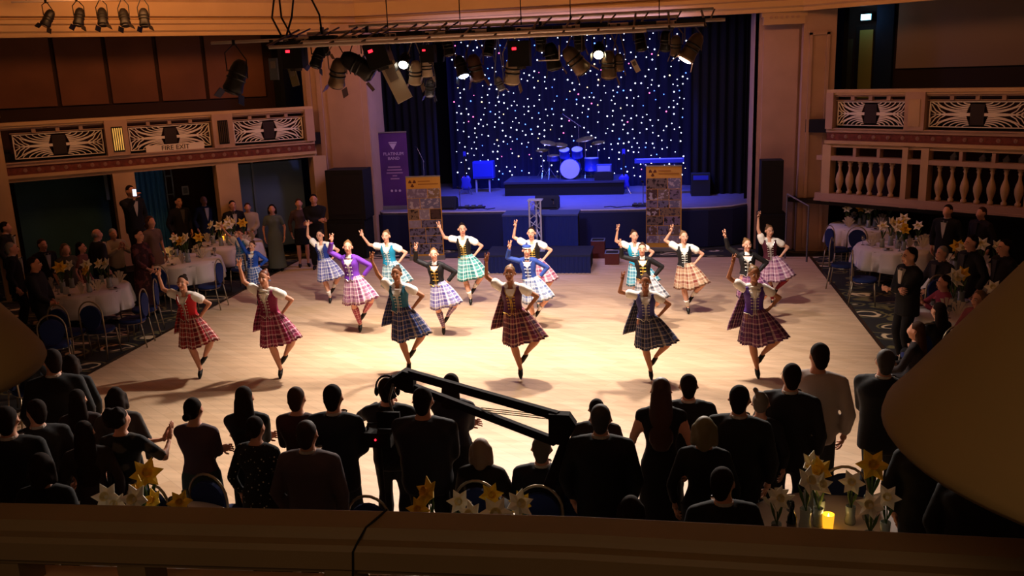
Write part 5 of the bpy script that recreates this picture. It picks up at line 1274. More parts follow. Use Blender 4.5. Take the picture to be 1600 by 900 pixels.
boxthing('bass_cabinet', 'black bass cabinet at the right end of the drum riser', 'speaker', 944, 300, 25.6, 0.52, 0.4, 0.62, '#101018', 1.0)
boxthing('amplifier_head', 'silver-fronted amplifier head on the bass cabinet', 'amplifier', 944, 268, 25.6, 0.42, 0.3, 0.2, '#3c4488', 1.63, grill='#7c84b8')
boxthing('wedge_monitor', 'black wedge floor monitor at the front edge of the stage, centre', 'speaker', 855, 320, 22.95, 0.62, 0.42, 0.34, '#0c0c12', 1.0, tilt=0.2)
boxthing('wedge_monitor', 'black wedge floor monitor behind the left yellow banner', 'speaker', 698, 322, 23.1, 0.55, 0.42, 0.34, '#0c0c12', 1.0, tilt=0.2)
t = boxthing('loudspeaker_stack', 'tall black loudspeaker stack left of the stage beside the pier', 'speaker', 549, 330, 21.85, 0.98, 0.7, 1.25, '#121014', 1.0, grill='#1a161a')
boxthing('subwoofer', 'black subwoofer under the left loudspeaker stack', 'speaker', 549, 370, 21.85, 1.0, 0.72, 0.99, '#0d0c10', 0.0)
boxthing('loudspeaker_stack', 'tall black loudspeaker right of the stage against the pier', 'speaker', 1204, 300, 21.9, 0.5, 0.5, 1.25, '#121016', 1.0, grill='#17141a')
boxthing('subwoofer', 'black subwoofer under the right loudspeaker', 'speaker', 1204, 370, 21.9, 0.62, 0.6, 0.99, '#0d0c10', 0.0)
def guitar(x, y, Y, lab, c):
    p = aty(x, y, Y); t = thing('electric_guitar', lab, 'guitar', (float(p[0]), Y, 1.0))
    b = MB(); b.rings([((0, 0, 0.12), 0.10, 0.025), ((0, 0, 0.2), 0.17, 0.025), ((0, 0, 0.34), 0.13, 0.025), ((0, 0, 0.45), 0.15, 0.025), ((0.02, 0, 0.54), 0.07, 0.025)], 16); obj('guitar_body', b, mat('guitar_'+c[1:], c, 0.3), t, True)
    obj('neck', MB().box((0, -0.02, 0.82), (0.05, 0.02, 0.62)), M_dark, t); obj('headstock', MB().box((0, -0.02, 1.18), (0.08, 0.02, 0.15)), mat('guitar_'+c[1:], c, 0.3), t)
    s = MB(); [s.tube([(0, 0.06, 0.35), (x_, y_, 0)], 0.012, 5) for x_, y_ in ((-0.2, -0.15), (0.2, -0.15), (0, 0.28))]; obj('guitar_stand', s, M_chr, t); return t
guitar(729, 300, 26.0, 'blue-lit electric guitar on a stand left of the amplifier', '#3038b0'); guitar(975, 300, 25.6, 'blue-lit bass guitar leaning by the bass cabinet', '#2c30c0')
kb = thing('keyboard', 'long keyboard on a stand right of the drums behind the right banner', 'keyboard', (float(aty(1030, 270, 25.4)[0]), 25.4, 1.0))
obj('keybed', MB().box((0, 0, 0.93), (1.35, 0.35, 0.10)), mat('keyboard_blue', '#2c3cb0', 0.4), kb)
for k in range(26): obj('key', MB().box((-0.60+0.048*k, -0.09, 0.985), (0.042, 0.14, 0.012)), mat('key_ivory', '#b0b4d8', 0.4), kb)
for s_ in (-1, 1): obj('stand_leg', MB().tube([(0.45*s_, -0.05, 0.88), (-0.35*s_, 0.05, 0.0)], 0.018, 6), M_chr, kb)
def mic(x, y, Y, h, lab, boom=0.0):
    p = aty(x, y, Y); t = thing('microphone_stand', lab, 'microphone', (float(p[0]), Y, 1.0))
    obj('base', MB().lathe([(0.13, 0), (0.13, 0.02), (0.02, 0.04)], 14), M_dark, t); obj('pole', MB().tube([(0, 0, 0.02), (0, 0, h)], 0.011, 6), M_chr, t)
    if boom: obj('boom_arm', MB().tube([(0.1*boom, 0, h-0.05), (-0.6*boom, 0, h+0.35)], 0.009, 6), M_chr, t)
    obj('microphone', MB().caps((-0.6*boom, 0, h+0.35 if boom else h+0.02), (-0.6*boom-0.03, -0.08, (h+0.35 if boom else h+0.02)+0.03), 0.02, 0.028, n=8), M_dark, t); return t
mic(664, 300, 24.6, 1.15, 'microphone stand lit blue behind the left yellow banner', 0.25); mic(1005, 318, 23.1, 0.6, 'short microphone stand left of the right yellow banner'); mic(719, 320, 23.3, 0.5, 'short microphone stand on the left of the stage lip'); mic(905, 250, 26.4, 1.9, 'tall boom microphone over the drum kit', 0.8)
mic(865, 322, 22.8, 0.22, 'tiny microphone on the stage edge beside the truss tower')
for x, lab, w in ((1000, 'coiled effect pedals at the front of the stage, right of centre', 0.4), (740, 'flat pedal board at the front of the stage, left', 0.6)):
    p = aty(x, 322, 23.2); t = thing('pedal_board', lab, 'pedals', (float(p[0]), 23.2, 1.0)); obj('board', MB().box((0, 0, 0.02), (w, 0.25, 0.03)), M_dark, t)
    for k in range(3): obj('pedal', MB().box((-w*0.3+w*0.3*k, 0, 0.06), (0.09, 0.15, 0.05)), mat('pedal_grey', '#50546c', 0.5), t)
for i, (a, b_) in enumerate(((940, 1005), (700, 760))):
    P = [aty(a+(b_-a)*k/6, 0, 23.1) for k in range(7)]; t = MB().tube([(float(p[0]), 23.0+0.12*math.sin(k*2.2), 1.012) for k, p in enumerate(P)], 0.010, 6)
    tag(obj('cable', t, M_dark), ('black cable snaking to the pedals on the right' if i == 0 else 'black cable snaking across the left of the stage lip'), 'cable')

# roller banners
def banner(lab, x, y, Y, z0, w, h, kind, rz=0.0):
    p = aty(x, y, Y); t = thing('roller_banner', lab, 'banner', (float(p[0]), Y, z0), rz)
    obj('base_cassette', MB().box((0, 0, 0.05), (w+0.04, 0.12, 0.10)), mat('banner_alu', '#8a8688', 0.4, 0.6), t)
    obj('top_bar', MB().box((0, 0, h+0.10), (w+0.01, 0.03, 0.03)), mat('banner_alu', '#8a8688', 0.4, 0.6), t)
    if kind == 'purple':
        sh = obj('printed_sheet', MB().box((0, 0, 0.10+h/2), (w, 0.006, h)), mat('banner_purple', '#4a2468', 0.6, noise=0.25, nscale=1.3), t)
        M_t = mat('banner_text', '#b09cc0', 0.6); yy = -0.007
        tri = MB().prism([(-0.10, h-0.20), (0.10, h-0.20), (0.0, h-0.36)], yy-0.003, yy); obj('emblem', tri, M_t, t); obj('emblem_bar', MB().box((0, yy, h-0.17), (0.22, 0.004, 0.03)), M_t, t)
        text_mesh('PLATINUM', 0.115, M_t, t, loc=(0, yy, h-0.47)); text_mesh('BAND', 0.115, M_t, t, loc=(0, yy, h-0.59))
        for k, (ww, z) in enumerate(((0.34, 0.98), (0.40, 0.90), (0.44, 0.82), (0.12, 0.74), (0.24, 0.66))): obj('text_line', MB().box((0, yy, z*h/2.0+0.18), (ww, 0.004, 0.035)), mat('banner_text_dim', '#8c6c94', 0.6), t)
        for k in range(3): obj('round_icon', MB().ell((-0.11+0.11*k, yy, 0.50), (0.033, 0.004, 0.033), nu=12, nv=6), M_t, t)
    else:
        obj('printed_sheet', MB().box((0, 0, 0.10+h/2), (w, 0.006, h)), mat('banner_yellow', '#c8923c', 0.6), t); yy = -0.007
        e = MB()
        for a in (R(90+60), R(90-60), R(270)):
            e.prism([(-0.27+0.02*math.cos(a-0.5), h-0.06+0.02*math.sin(a-0.5)), (-0.27+0.095*math.cos(a-0.5), h-0.06+0.095*math.sin(a-0.5)), (-0.27+0.10*math.cos(a), h-0.06+0.10*math.sin(a)), (-0.27+0.095*math.cos(a+0.5), h-0.06+0.095*math.sin(a+0.5)), (-0.27+0.02*math.cos(a+0.5), h-0.06+0.02*math.sin(a+0.5))], yy-0.003, yy)
        obj('trefoil_emblem', e, mat('banner_brown', '#5c2c14', 0.6), t)
        for ww, z in ((0.30, -0.02), (0.50, -0.09)): obj('text_line', MB().box((-0.13+ww/2, yy, h+z), (ww, 0.004, 0.028)), mat('banner_brown2', '#9c6420', 0.6), t)
        rr_ = random.Random(5 if kind == 'A' else 9); cols = ['#5c4438', '#6a6480', '#6c5a54', '#8c8090', '#4a3430', '#74647c', '#7c6450']
        z = h-0.20; row = 0
        while z > 0.22:
            hh = rr_.choice((0.20, 0.27, 0.24)); split = rr_.choice(((0.5, 0.5), (0.38, 0.62), (0.62, 0.38), (0.33, 0.33, 0.34))); x_ = -w/2+0.012
            for f_ in split:
                ww = (w-0.024)*f_-0.014; hz = hh-0.014
                c_ = rr_.choice(cols); c2 = rr_.choice(('#a89ca8', '#2c2020', '#9488a0', '#3c3040'))
                q = obj('photograph', MB().box((x_+ww/2, yy, z-hz/2), (ww, 0.004, hz)), printed('photo_print_%s_%s' % (c_[1:], c2[1:]), c_, c2, 11), t); x_ += (w-0.024)*f_
            z -= hh
    return t
banner('purple band roller banner on the stage left beside the speaker stack', 620, 318, 23.15, 1.0, 0.76, 1.95, 'purple', R(4))
banner('yellow-headed photo collage banner left of the dais', 668, 400, 21.3, 0.0, 0.85, 1.98, 'A', R(6))
banner('yellow-headed photo collage banner right of the dais', 1037, 385, 22.2, 0.0, 0.86, 2.02, 'B', R(-3))
# dais, step boxes, truss tower, handrails
M_dcl = mat('dais_navy_cloth', '#1c2a66', 0.85); M_dtop = mat('dais_top', '#3a4474', 0.6)
pU0, pU1 = aty(784, 336, 20.95), aty(903, 336, 20.95); xu0, xu1, zu = float(pU0[0]), float(pU1[0]), float(pU0[2])
t = thing('upper_dais', 'tall navy-skirted table block against the stage front', 'platform', ((xu0+xu1)/2, 21.3, 0))
obj('top_board', MB().box((0, 0, zu-0.02), (xu1-xu0, 0.72, 0.04)), M_dtop, t); q = obj('cloth_skirt', curtain_mb(xu1-xu0-0.02, 0, zu-0.04, 16, 0.008), M_dcl, t); q.location = (0, -0.33, 0); obj('frame_box', MB().box((0, 0.03, (zu-0.04)/2), (xu1-xu0-0.06, 0.62, zu-0.05)), M_dark, t)
pL0, pL1 = aty(757, 427, 19.75), aty(923, 427, 19.75); xl0, xl1 = float(pL0[0]), float(pL1[0])
t = thing('lower_dais', 'low navy-skirted platform in front of the tall block', 'platform', ((xl0+xl1)/2, 20.3, 0))
obj('top_board', MB().box((0, 0, 0.40), (xl1-xl0, 1.1, 0.04)), mat('dais_top_dark', '#14162c', 0.7), t); q = obj('cloth_skirt', curtain_mb(xl1-xl0, 0, 0.38, 26, 0.015), mat('dais_navy_dark', '#141c48', 0.85), t); q.location = (0, -0.545, 0)
obj('frame_box', MB().box((0, 0.03, 0.19), (xl1-xl0-0.06, 0.98, 0.38)), M_dark, t)
for x, y, h_, lab in ((934, 404, 0.42, 'taller wooden step box with a pale edge right of the dais'), (956, 414, 0.26, 'lower wooden step box right of the dais')):
    p = atz(x, y, 0); t = thing('step_box', lab, 'step', (float(p[0]), float(p[1])+0.2, 0))
    obj('box', MB().box((0, 0, h_/2), (0.33, 0.36, h_)), mat('step_wood', '#5a2418', 0.7), t); e = MB()
    for s_ in (-1, 1): e.box((0.155*s_, 0, h_+0.008), (0.025, 0.37, 0.016)); e.box((0, 0.17*s_, h_+0.008), (0.33, 0.025, 0.016))
    obj('metal_edge', e, mat('step_edge', '#8890b4', 0.4, 0.6), t); obj('mat_top', MB().box((0, 0, h_+0.003), (0.29, 0.33, 0.006)), M_dark, t)
pt = aty(836, 313, 20.35); zt = float(pt[2]); t = thing('truss_tower', 'short aluminium truss tower standing on the lower dais', 'truss', (float(pt[0]), 20.35, 0.42))
V3 = [(-0.13, -0.08), (0.13, -0.08), (0.0, 0.14)]; M_al = mat('bright_aluminium', '#c4c6cc', 0.35, 0.5); HT = zt-0.42
for x, y in V3: obj('chord', MB().tube([(x, y, 0.02), (x, y, HT)], 0.022, 8), M_al, t)
nb = 5
for k in range(nb):
    for a in range(3):
        p, q = V3[a], V3[(a+1) % 3]; z0_, z1_ = HT*k/nb+0.04, HT*(k+1)/nb
        obj('brace', MB().tube([(p[0], p[1], z0_ if k % 2 else z1_), (q[0], q[1], z1_ if k % 2 else z0_)], 0.010, 6), M_al, t)
obj('base_plate', MB().box((0, 0.02, 0.01), (0.42, 0.42, 0.02)), M_al, t); obj('head_plate', MB().box((0, 0.02, HT+0.01), (0.34, 0.30, 0.02)), M_al, t)
t = thing('stair_handrail', 'bent metal handrail right of the stage', 'handrail', (0, 0, 0)); P = [aty(1230, 303, 21.3), aty(1264, 322, 20.9), aty(1262, 366, 20.9)]; P.append(npos((P[2][0], P[2][1], 0)))
P0 = P[1]; t.location = (float(P0[0]), float(P0[1]), 0); obj('tube', MB().tube([p-npos((P0[0], P0[1], 0)) for p in P], 0.022, 8), mat('dull_rail', '#6c6878', 0.4, 0.5), t)
q_ = P[0]-npos((P0[0], P0[1], 0)); obj('post', MB().tube([q_, (q_[0], q_[1], 0)], 0.02, 6), mat('dull_rail', '#6c6878', 0.4, 0.5), t)
p = aty(580, 328, 22.3); t = thing('stage_post', 'short white post left of the purple banner', 'post', (float(p[0]), 22.3, 0)); z_ = float(aty(580, 288, 22.3)[2]); obj('upright', MB().tube([(0, 0, 0), (0, 0, z_)], 0.035, 8), mat('post_white', '#b8b4b4', 0.5), t); obj('cap', MB().box((-0.03, 0, z_+0.015), (0.14, 0.08, 0.04)), mat('post_white', '#b8b4b4', 0.5), t)
c = aty(1118, 270, 25.0); t = thing('side_amplifier', 'small blue-panelled amplifier in the dark right of the stage', 'amplifier', (float(c[0])-0.4, 25.0, 1.0)); obj('cabinet', MB().box((0, 0, 0.3), (0.5, 0.4, 0.6)), mat('box_20242c', '#20242c', 0.7), t); obj('panel', MB().box((0, -0.205, 0.5), (0.4, 0.01, 0.12)), mat('panel_blue', '#2838c0', 0.5), t)

# ------------------------------------------------------------------ the lighting rig
M_pipe = mat('rig_pipe', '#d0b8a8', 0.4, 0.2); M_can = mat('lamp_black', '#17130f', 0.45, 0.2); M_can2 = mat('lamp_bronze', '#6a5440', 0.4, 0.5); M_can3 = mat('lamp_cream', '#a08c74', 0.5)
rig = thing('lighting_rig', 'long black lighting rig of parallel pipes hanging over the dance floor', 'rig', (-3, 14.5, 5.15))
o_ = npos((-3, 14.5, 5.15))
for (x0, y0, x1, y1, Y) in ((330, 66, 1133, 32, 14.5), (545, 42, 1115, 13, 15.2), (480, 52, 1060, 26, 14.9), (470, 62, 1100, 42, 14.0), (420, 70, 1010, 52, 13.8)):
    a, b = aty(x0, y0, Y), aty(x1, y1, Y); z = (a[2]+b[2])/2; obj('pipe', MB().tube([npos((a[0], Y, z))-o_, npos((b[0], Y, z))-o_], 0.026, 8), M_pipe, rig, True)
for k in range(14):
    x = -6.1+0.52*k; obj('cross_tie', MB().tube([npos((x, 13.8, 5.02))-o_, npos((x, 15.2, 5.32))-o_], 0.018, 6), M_can, rig)
    obj('riser_strut', MB().tube([npos((x+0.1, 14.5, 5.15))-o_, npos((x+0.2, 15.2, 5.33))-o_], 0.014, 6), M_can, rig)
for k in range(9): obj('junction_box', MB().box(npos((-5.3+0.72*k, 14.2+0.3*(k % 2), 5.10))-o_, (0.42, 0.20, 0.12)), M_can, rig)
obj('dimmer_tray', MB().box(npos((-2.9, 14.5, 5.06))-o_, (6.2, 0.9, 0.07)), M_can, rig)
for x, Y, lab in ((436, 14.5, 0), (448, 14.6, 0), (497, 14.4, 0), (607, 14.9, 1), (815, 14.5, 1), (892, 14.9, 1), (1030, 14.5, 1), (457, 14.5, 0), (720, 15.2, 1)):
    p = aty(x, 60, Y); top = 8.15; b = MB()
    if lab: b.tube([(0, 0, 0), (0, 0, top-5.2)], 0.009, 6)
    else: b.tube([(0.10*math.sin(k*1.7+x), 0.05*math.cos(k*2.1+x), (top-5.2)*k/10) for k in range(11)], 0.016, 6)
    nm = 'suspension_wire' if lab else 'power_cable'
    t = obj(nm, b, M_can); t.location = (float(p[0]), Y, 5.2)
    ords = {436: 'leftmost', 448: 'second from left', 457: 'third from left', 497: 'fourth and rightmost', 607: 'first from left', 720: 'second from left', 815: 'middle', 892: 'fourth from left', 1030: 'rightmost'}[x]
    tag(t, ('thin wire holding the rig from above, %s of the wires' if lab else 'tangled black power cable rising from the rig, %s of the cables') % ords, 'wire' if lab else 'cable')
rl = [('ring_clamp', 815, 20), ('ring_clamp', 607, 12)]
def lamp(lab, x, y, kind='can', Y=14.4, size=1.0, aim=(0, 0, -1), m=None, lit=None, bar=5.12, cat='spotlight'):
    c = aty(x, y, Y); d = npos(aim); d /= np.linalg.norm(d); u = -d; t = thing('stage_spotlight', lab, cat, c)
    m = m or M_can; s = size; Rm = frame_rot((0, -1, 0), u) if abs(d[1]) < 0.99 else np.eye(3)
    a = np.cross(u, (0, 1, 0.0)); a = a/(np.linalg.norm(a)+1e-9) if np.linalg.norm(a) > 0.1 else npos((1, 0, 0)); bb = np.cross(a, u); Rm = np.stack([a, bb, u], 1)
    def tr_(mb): mb.V = [tuple(Rm @ npos(v)) for v in mb.V]; return mb
    if kind == 'can':
        prof = [(0.10, -0.20), (0.115, -0.17), (0.10, -0.10), (0.10, 0.05), (0.085, 0.12), (0.05, 0.17)]
        obj('housing', tr_(MB().lathe([(r_*s, z*s) for r_, z in prof], 18)), m, t, True)
        obj('cooling_ring', tr_(MB().lathe([(0.106*s, 0.0), (0.112*s, 0.012*s), (0.106*s, 0.024*s)], 18)), M_can, t); obj('cooling_ring', tr_(MB().lathe([(0.106*s, -0.06*s), (0.112*s, -0.048*s), (0.106*s, -0.036*s)], 18)), M_can, t)
        lm = mat('lens_lit_'+lit[1:], lit, 0.3, emit=lit, es=28) if lit else mat('lens_dark', '#3a3430', 0.2)
        obj('lens', tr_(MB().lathe([(0.092*s, -0.208*s), (0.07*s, -0.222*s), (0.02*s, -0.228*s)], 16)), lm, t, True)
    elif kind == 'box':
        obj('housing', tr_(MB().box((0, 0, 0), (0.26*s, 0.20*s, 0.30*s))), m, t); obj('lens', tr_(MB().lathe([(0.07*s, -0.18*s), (0.075*s, -0.15*s)], 14)), mat('lens_lit_'+lit[1:], lit, 0.3, emit=lit, es=28) if lit else mat('lens_dark', '#3a3430', 0.2), t)
        obj('indicator', tr_(MB().box((0.05*s, -0.105*s, 0.06*s), (0.05*s, 0.01, 0.03*s))), mat('red_led', '#ff2a2a', 0.4, emit='#ff2030', es=4), t)
    elif kind == 'flat':
        obj('housing', tr_(MB().box((0, 0, 0), (0.20*s, 0.05, 0.5*s))), m, t); obj('face_plate', tr_(MB().box((0, -0.03, 0.1*s), (0.12*s, 0.01, 0.16*s))), mat('plate_grey', '#6c5c50', 0.5), t)
    if kind != 'flat':
        for s_ in (-1, 1):
            b = MB(); P = [a*s_*0.125*s, a*s_*0.13*s+npos((0, 0, 0.2*s)), npos((0, 0, max(0.22, min(0.8, bar-c[2]-0.03))))]; b.tube(P, 0.010, 5); obj('yoke_arm', b, m, t)
    if kind == 'can':
        for s_ in (-1, 1):
            q = tr_(MB().box((s_*0.13*s, 0, -0.25*s), (0.006, 0.17*s, 0.11*s), rot=rot_y(R(-20*s_)))); obj('barn_door', q, m, t)
    obj('hook_clamp', MB().box((0, 0, max(0.24, min(0.8, bar-c[2]-0.02))), (0.05, 0.06, 0.09)), M_can, t)
    return t
lamp('large bronze spotlight hanging alone at the left end of the rig', 371, 117, Y=14.5, size=1.5, aim=(-0.35, -0.25, -1), m=M_can, bar=5.15)
lamp('dark box lamp with a red light, leftmost of the two', 461, 88, 'box', size=1.3)
lamp('small olive lamp under the left part of the rig', 459, 120, 'flat', size=0.6, m=mat('lamp_olive', '#5c5034', 0.6), aim=(0.2, 0, -1))
lamp('small grey lamp hanging at the left end of the rig', 428, 108, 'flat', size=0.7, m=mat('lamp_grey', '#4c4c4e', 0.6))
lamp('dark barrel lamp left of the tall pale pier', 497, 88, size=0.9, aim=(-0.3, -0.3, -1))
lamp('dented bronze can lamp low in front of the tall pale pier', 528, 112, size=1.25, aim=(-0.3, 0.25, -1), m=M_can2)
lamp('broad black lamp body over the pale pier, right of the dented can', 556, 100, size=1.5, aim=(0.9, 0.2, -0.6))
lamp('black lamp cluster head left of the tilted white panel', 592, 86, 'box', size=1.4, aim=(0.3, 0, -1))
lamp('long tilted cream panel lamp under the rig', 619, 128, 'flat', size=1.3, aim=(0.45, 0, -1), m=M_can3)
lamp('brightly lit spotlight, left of the two glaring ones', 633, 92, size=0.8, aim=(0, -0.85, -0.6), lit='#fff4dc')
lamp('cream can lamp angled beside the left glaring lamp', 649, 112, size=1.0, aim=(-0.15, 0.3, -1), m=M_can3)
lamp('cream ribbed can lamp right of the left glaring lamp', 667, 104, size=0.8, aim=(0, 0.1, -1), m=mat('lamp_pale', '#c4b098', 0.5))
lamp('chrome lamp pointing down at the dark drape', 672, 136, size=0.75, aim=(-0.15, 0.2, -1), m=mat('lamp_chrome', '#7c88a0', 0.25, 0.8))
lamp('black lamp with a red light above the ribbed can', 669, 84, 'box', size=0.9)
lamp('dark lamp with a pale blue lens near the left of the star cloth', 720, 102, size=0.9, aim=(0.3, -0.3, -1), lit='#a8c4ff')
lamp('brown can lamp over the top left of the star cloth', 742, 104, size=1.1, aim=(0.15, 0.2, -1), m=mat('lamp_brown', '#4c3024', 0.5))
lamp('silver hooked lamp hanging lowest before the star cloth', 780, 130, size=0.6, aim=(0.4, 0, -1), m=mat('lamp_steel', '#8c94a8', 0.3, 0.7))
lamp('can lamp with cream barn doors pointing down, centre of the rig', 801, 108, size=1.15, aim=(-0.15, 0.2, -1), m=M_can3)
lamp('black lamp with a red light beside the centre wire', 812, 84, 'box', size=1.3)
lamp('black lamp with an open white gel frame right of centre', 862, 86, size=1.1, aim=(0.2, 0.1, -1))
lamp('striped can lamp slanting down to the right', 897, 92, size=1.25, aim=(0.8, 0.2, -1), m=M_can2)
lamp('brightly lit spotlight, right of the two glaring ones', 936, 76, size=0.8, aim=(0, -0.85, -0.6), lit='#ffe8b8')
lamp('bronze can lamp pointing down under the right glaring lamp', 951, 99, size=1.1, aim=(0, 0.2, -1), m=M_can2)
lamp('small bronze can lamp right of the bronze one', 967, 96, size=0.7, aim=(0, 0.2, -1), m=M_can2)
lamp('small flat cream lamp hanging over the right star cloth', 993, 103, 'flat', size=0.4, aim=(0.5, 0, -1), m=mat('lamp_pale', '#c4b098', 0.5))
lamp('bronze can lamp at the right end, left of the last lamp', 1056, 70, size=0.8, aim=(0, 0.2, -1), m=M_can2)
lamp('last lamp at the right end of the rig, glowing at its rim', 1083, 72, size=1.15, aim=(-0.6, -0.1, -1), m=M_can2, lit='#ffd8c0')
for x in (505, 575, 700, 765, 845, 905, 1000, 1040): lamp('small black can in the dark upper row of the rig', x, 70 if x < 800 else 62, Y=14.9, size=0.85, aim=(0.2*math.sin(x), 0.25*math.cos(x*2), -1))
gf = thing('gel_frame', 'open white gel frame hanging right of the centre wire', 'frame', aty(858, 92, 14.3))
for p0, p1 in (((-0.17, 0, -0.02), (0.16, 0, -0.02)), ((0.16, 0, -0.02), (0.16, 0, 0.20))): obj('bar', MB().tube([p0, p1], 0.011, 6), mat('white_frame', '#c8b8b0', 0.5), gf)
# second bar with five cans at the top left
p0, p1 = aty(18, 3, 17.3), aty(256, 3, 17.3)
b2 = thing('lamp_bar', 'short pipe carrying five black cans before the left beam', 'rig', ((p0[0]+p1[0])/2, 17.3, float(p0[2]))); Lh = float(p1[0]-p0[0])/2
obj('pipe', MB().tube([(-Lh, 0, 0), (Lh, 0, (p1[2]-p0[2])*0.5)], 0.025, 8), M_pipe, b2)
for k in (-0.8, 0.8): obj('hanger', MB().tube([(k*Lh, 0, 0), (k*Lh, 0, 8.2-float(p0[2]))], 0.012, 6), M_can, b2)
for (x, y, n_), a in zip(((76, 27, 'first'), (124, 25, 'second'), (160, 25, 'third'), (194, 26, 'fourth'), (225, 26, 'fifth')), ((-0.5, -0.3, -1), (-0.1, -0.3, -1), (0.15, -0.3, -1), (0.25, -0.3, -1), (0.1, -0.2, -1))):
    lamp('black can lamp on the top left bar, %s of five from the left' % n_, x, y, Y=17.3, size=0.95, aim=a, bar=float(p0[2]))

# ------------------------------------------------------------------ camera crane
YJ = 7.1
jb = thing('camera_crane', 'dark camera crane with twin arms reaching left over the standing guests', 'crane', (float(aty(850, 780, YJ)[0]), YJ, 0)); oj = npos((float(aty(850, 780, YJ)[0]), YJ, 0))
M_jib = mat('crane_maroon_black', '#1a1014', 0.85, spec=0.1)
def J(x, y, Y=YJ): return aty(x, y, Y)-oj
def bar_(p, q, w, h):
    d = q-p; L = np.linalg.norm(d); u = d/L; s = np.cross(u, (0, 1, 0.0)); s = s/np.linalg.norm(s); y = np.cross(s, u)
    return MB().box((p+q)/2, (L, w, h), rot=np.stack([u, y, s], 1))
obj('upper_arm', bar_(J(640, 584, 7.7), J(872, 650), 0.055, 0.075), M_jib, jb)
obj('lower_arm', bar_(J(648, 606, 7.7), J(868, 690), 0.055, 0.070), M_jib, jb)
for k in range(3): obj('tension_wire', MB().tube([J(752, 637+3*k, 7.4), J(862, 649+3*k, 7.15)], 0.005, 5), mat('wire_pale', '#b0a484', 0.4, 0.5), jb)
z = lambda x, y, Y=YJ: (J(x, y, Y)[0], J(x, y, Y)[2])
obj('pivot_bracket', MB().prism([z(858, 644), z(890, 646), z(901, 662), z(884, 694), z(858, 688)], -0.05, 0.05), M_jib, jb)
obj('tail_post', bar_(J(886, 685), J(838, 806), 0.06, 0.085), M_jib, jb)
obj('floor_post', MB().tube([J(838, 806), (J(838, 806)[0]-0.1, 0, 0.1)], 0.05, 8), M_jib, jb)
for a in (0.3, 2.4, 4.5): obj('base_foot', MB().tube([(J(838, 806)[0]-0.1, 0, 0.12), (J(838, 806)[0]-0.1+0.5*math.cos(a), 0.5*math.sin(a), 0.03)], 0.03, 6), M_jib, jb)
obj('head_plate', MB().prism([z(612, 590, 7.7), z(632, 577, 7.7), z(648, 582, 7.7), z(648, 612, 7.7), z(636, 610, 7.7), z(618, 600, 7.7)], 0.54, 0.66), M_jib, jb)
obj('remote_head', MB().tube([J(618, 590, 7.7), J(606, 606, 7.7), J(614, 622, 7.7)], 0.045, 8), M_jib, jb)
obj('head_cable', MB().tube([J(614, 600, 7.6), J(608, 625, 7.6), J(617, 655, 7.55)], 0.012, 6), mat('wire_pale2', '#4a443c', 0.4), jb)
vc = thing('video_camera', 'black camera control box with a red light beside the operator', 'camera', aty(592, 682, 7.45)); 
obj('housing', MB().box((0, 0, 0), (0.28, 0.2, 0.14)), M_dark, vc); obj('red_light', MB().ell((0.0, -0.105, 0.01), 0.010, nu=8, nv=5), mat('red_led', '#ff2a2a', 0.4, emit='#ff2030', es=4), vc); obj('monitor', MB().box((0.10, 0.02, 0.16), (0.22, 0.03, 0.16)), M_dark, vc); obj('handle', MB().tube([(-0.1, 0, 0.07), (-0.1, 0, 0.12), (0.0, 0, 0.13)], 0.012, 6), M_dark, vc)
obj('mount_pole', MB().tube([(0, 0, -0.07), (0, 0, -vc.location[2])], 0.02, 6), M_dark, vc)
# headphones on the operator
op, osk, osc = cam_op
hpn = thing('headphones', 'black headphones worn by the camera operator', 'headphones', op.location, op.rotation_euler[2]); hpn.scale = op.scale
H_ = osk.head
for s_ in (-1, 1): obj('ear_cup', MB().ell(H_+npos((s_*0.103, 0.01, -0.01)), (0.022, 0.042, 0.048), nu=10, nv=7), M_dark, hpn, True)
obj('headband', MB().tube([H_+npos((0.106*math.cos(a), 0.01, 0.02+0.125*math.sin(a))) for a in np.linspace(0, math.pi, 12)], 0.010, 6), M_dark, hpn)

# ------------------------------------------------------------------ the camera's own balcony: rail and table lamps
far = [(-3.2, 1.17), (-1.9, 1.24), (-1.14, 1.27), (-0.67, 1.29), (-0.45, 1.30), (-0.13, 1.31), (0.21, 1.305), (0.53, 1.30), (1.2, 1.28), (2.4, 1.2)]
rail_prof = [(0.0, 3.80), (0.055, 3.80), (0.062, 3.792), (0.066, 3.785), (0.082, 3.783), (0.088, 3.775), (0.090, 3.745), (0.075, 3.738), (0.075, 3.730), (0.0, 3.730), (-0.02, 3.75), (-0.02, 3.79)]
par = thing('balcony_rail', 'wide cream moulded balcony rail across the foreground', 'balcony', (0, 0, 0))
obj('moulded_rail', sweep(far, rail_prof), mat('rail_cream', '#7a6142', 0.55, noise=0.06, nscale=6), par)
obj('lower_band', sweep([(x, y-0.01) for x, y in far], [(0.0, 3.58), (0.05, 3.58), (0.05, 3.665), (0.0, 3.665)]), mat('rail_cream', '#7a6142', 0.55), par)
for x in (-2.4, -1.75, -1.12, -0.86, -0.50, -0.14, 0.22, 0.58, 0.94, 1.5):
    obj('rail_spacer', MB().box((x, 1.225+0.02*math.cos(x), 3.70), (0.11 if x in (-1.12,) else 0.05, 0.06, 0.08)), mat('rail_cream', '#7a6142', 0.55), par)
obj('front_board', sweep([(x, y-0.0) for x, y in far], [(-0.02, 2.5), (0.03, 2.5), (0.03, 3.67), (-0.02, 3.67)]), M_paint, par)
ck = MB().tube([(-0.446, 1.306, 3.80), (-0.452, 1.27, 3.803), (-0.462, 1.245, 3.80), (-0.469, 1.222, 3.787), (-0.474, 1.21, 3.776), (-0.476, 1.205, 3.73)], 0.002, 6)
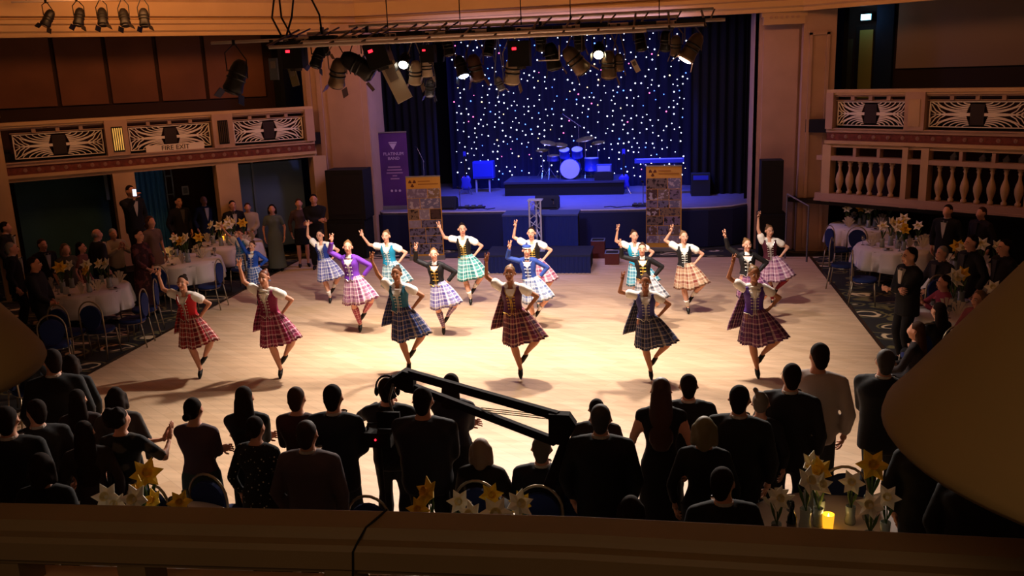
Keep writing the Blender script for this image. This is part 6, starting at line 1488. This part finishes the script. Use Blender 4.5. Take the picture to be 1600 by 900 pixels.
tag(obj('thin_cable', ck, M_dark), 'thin dark cable hanging over the foreground balcony rail', 'cable')
def table_lamp(lab, x, y, z, r_, h):
    t = thing('table_lamp', lab, 'lamp', (x, y, z))
    m = mat('lampshade_buff', '#9c8052', 0.85); n = 64
    prof = [(r_*0.985, -0.008), (r_, 0.0), (r_*0.992, 0.012), (r_*0.93, 0.04), (0.07, h), (0.064, h), (r_*0.91, 0.04), (r_*0.97, 0.006)]
    b = MB(); vs = []; fs = []; k = len(prof)
    for (rr_, zz) in prof:
        for j in range(n): a = 2*math.pi*j/n; vs.append((rr_*math.cos(a), rr_*math.sin(a), zz))
    for i in range(k):
        for j in range(n): i2 = (i+1) % k; j2 = (j+1) % n; fs.append((i*n+j, i*n+j2, i2*n+j2, i2*n+j))
    obj('lamp_shade', b.add(vs, fs), m, t, True)
    obj('stem', MB().tube([(0, 0, 3.80-z), (0, 0, h-0.02)], 0.010, 8), M_gold, t); obj('foot', MB().lathe([(0.06, 3.80-z), (0.06, 3.81-z), (0.015, 3.83-z)], 20), M_gold, t, True)
    obj('spider', MB().tube([(-0.066, 0, h-0.01), (0.066, 0, h-0.01)], 0.004, 5), M_gold, t); return t
table_lamp('large buff conical lampshade at the right edge of the picture', 0.70, 1.25, 3.98, 0.38, 0.42)
table_lamp('buff conical lampshade cut off by the left edge of the picture', -1.30, 1.22, 4.04, 0.27, 0.30)

# ------------------------------------------------------------------ labels of look-alikes: say which by its place
ORD = ['first', 'second', 'third', 'fourth', 'fifth', 'sixth', 'seventh', 'eighth']
bpy.context.view_layer.update()
by = {}
for o in COL.objects:
    if o.get('category') and o.parent is None and o.get('label'): by.setdefault(o['label'], []).append(o)
for lb, os_ in by.items():
    if len(os_) < 2 or len(os_) > 8: continue
    def sx(o):
        v = np.array(o.location)-CP; return float(v @ cr)/float(v @ cf)
    os_.sort(key=sx); n_ = len(os_)
    for i, o in enumerate(os_):
        o['label'] = lb+', '+('leftmost' if i == 0 else 'rightmost' if i == n_-1 else ORD[i]+' from left')
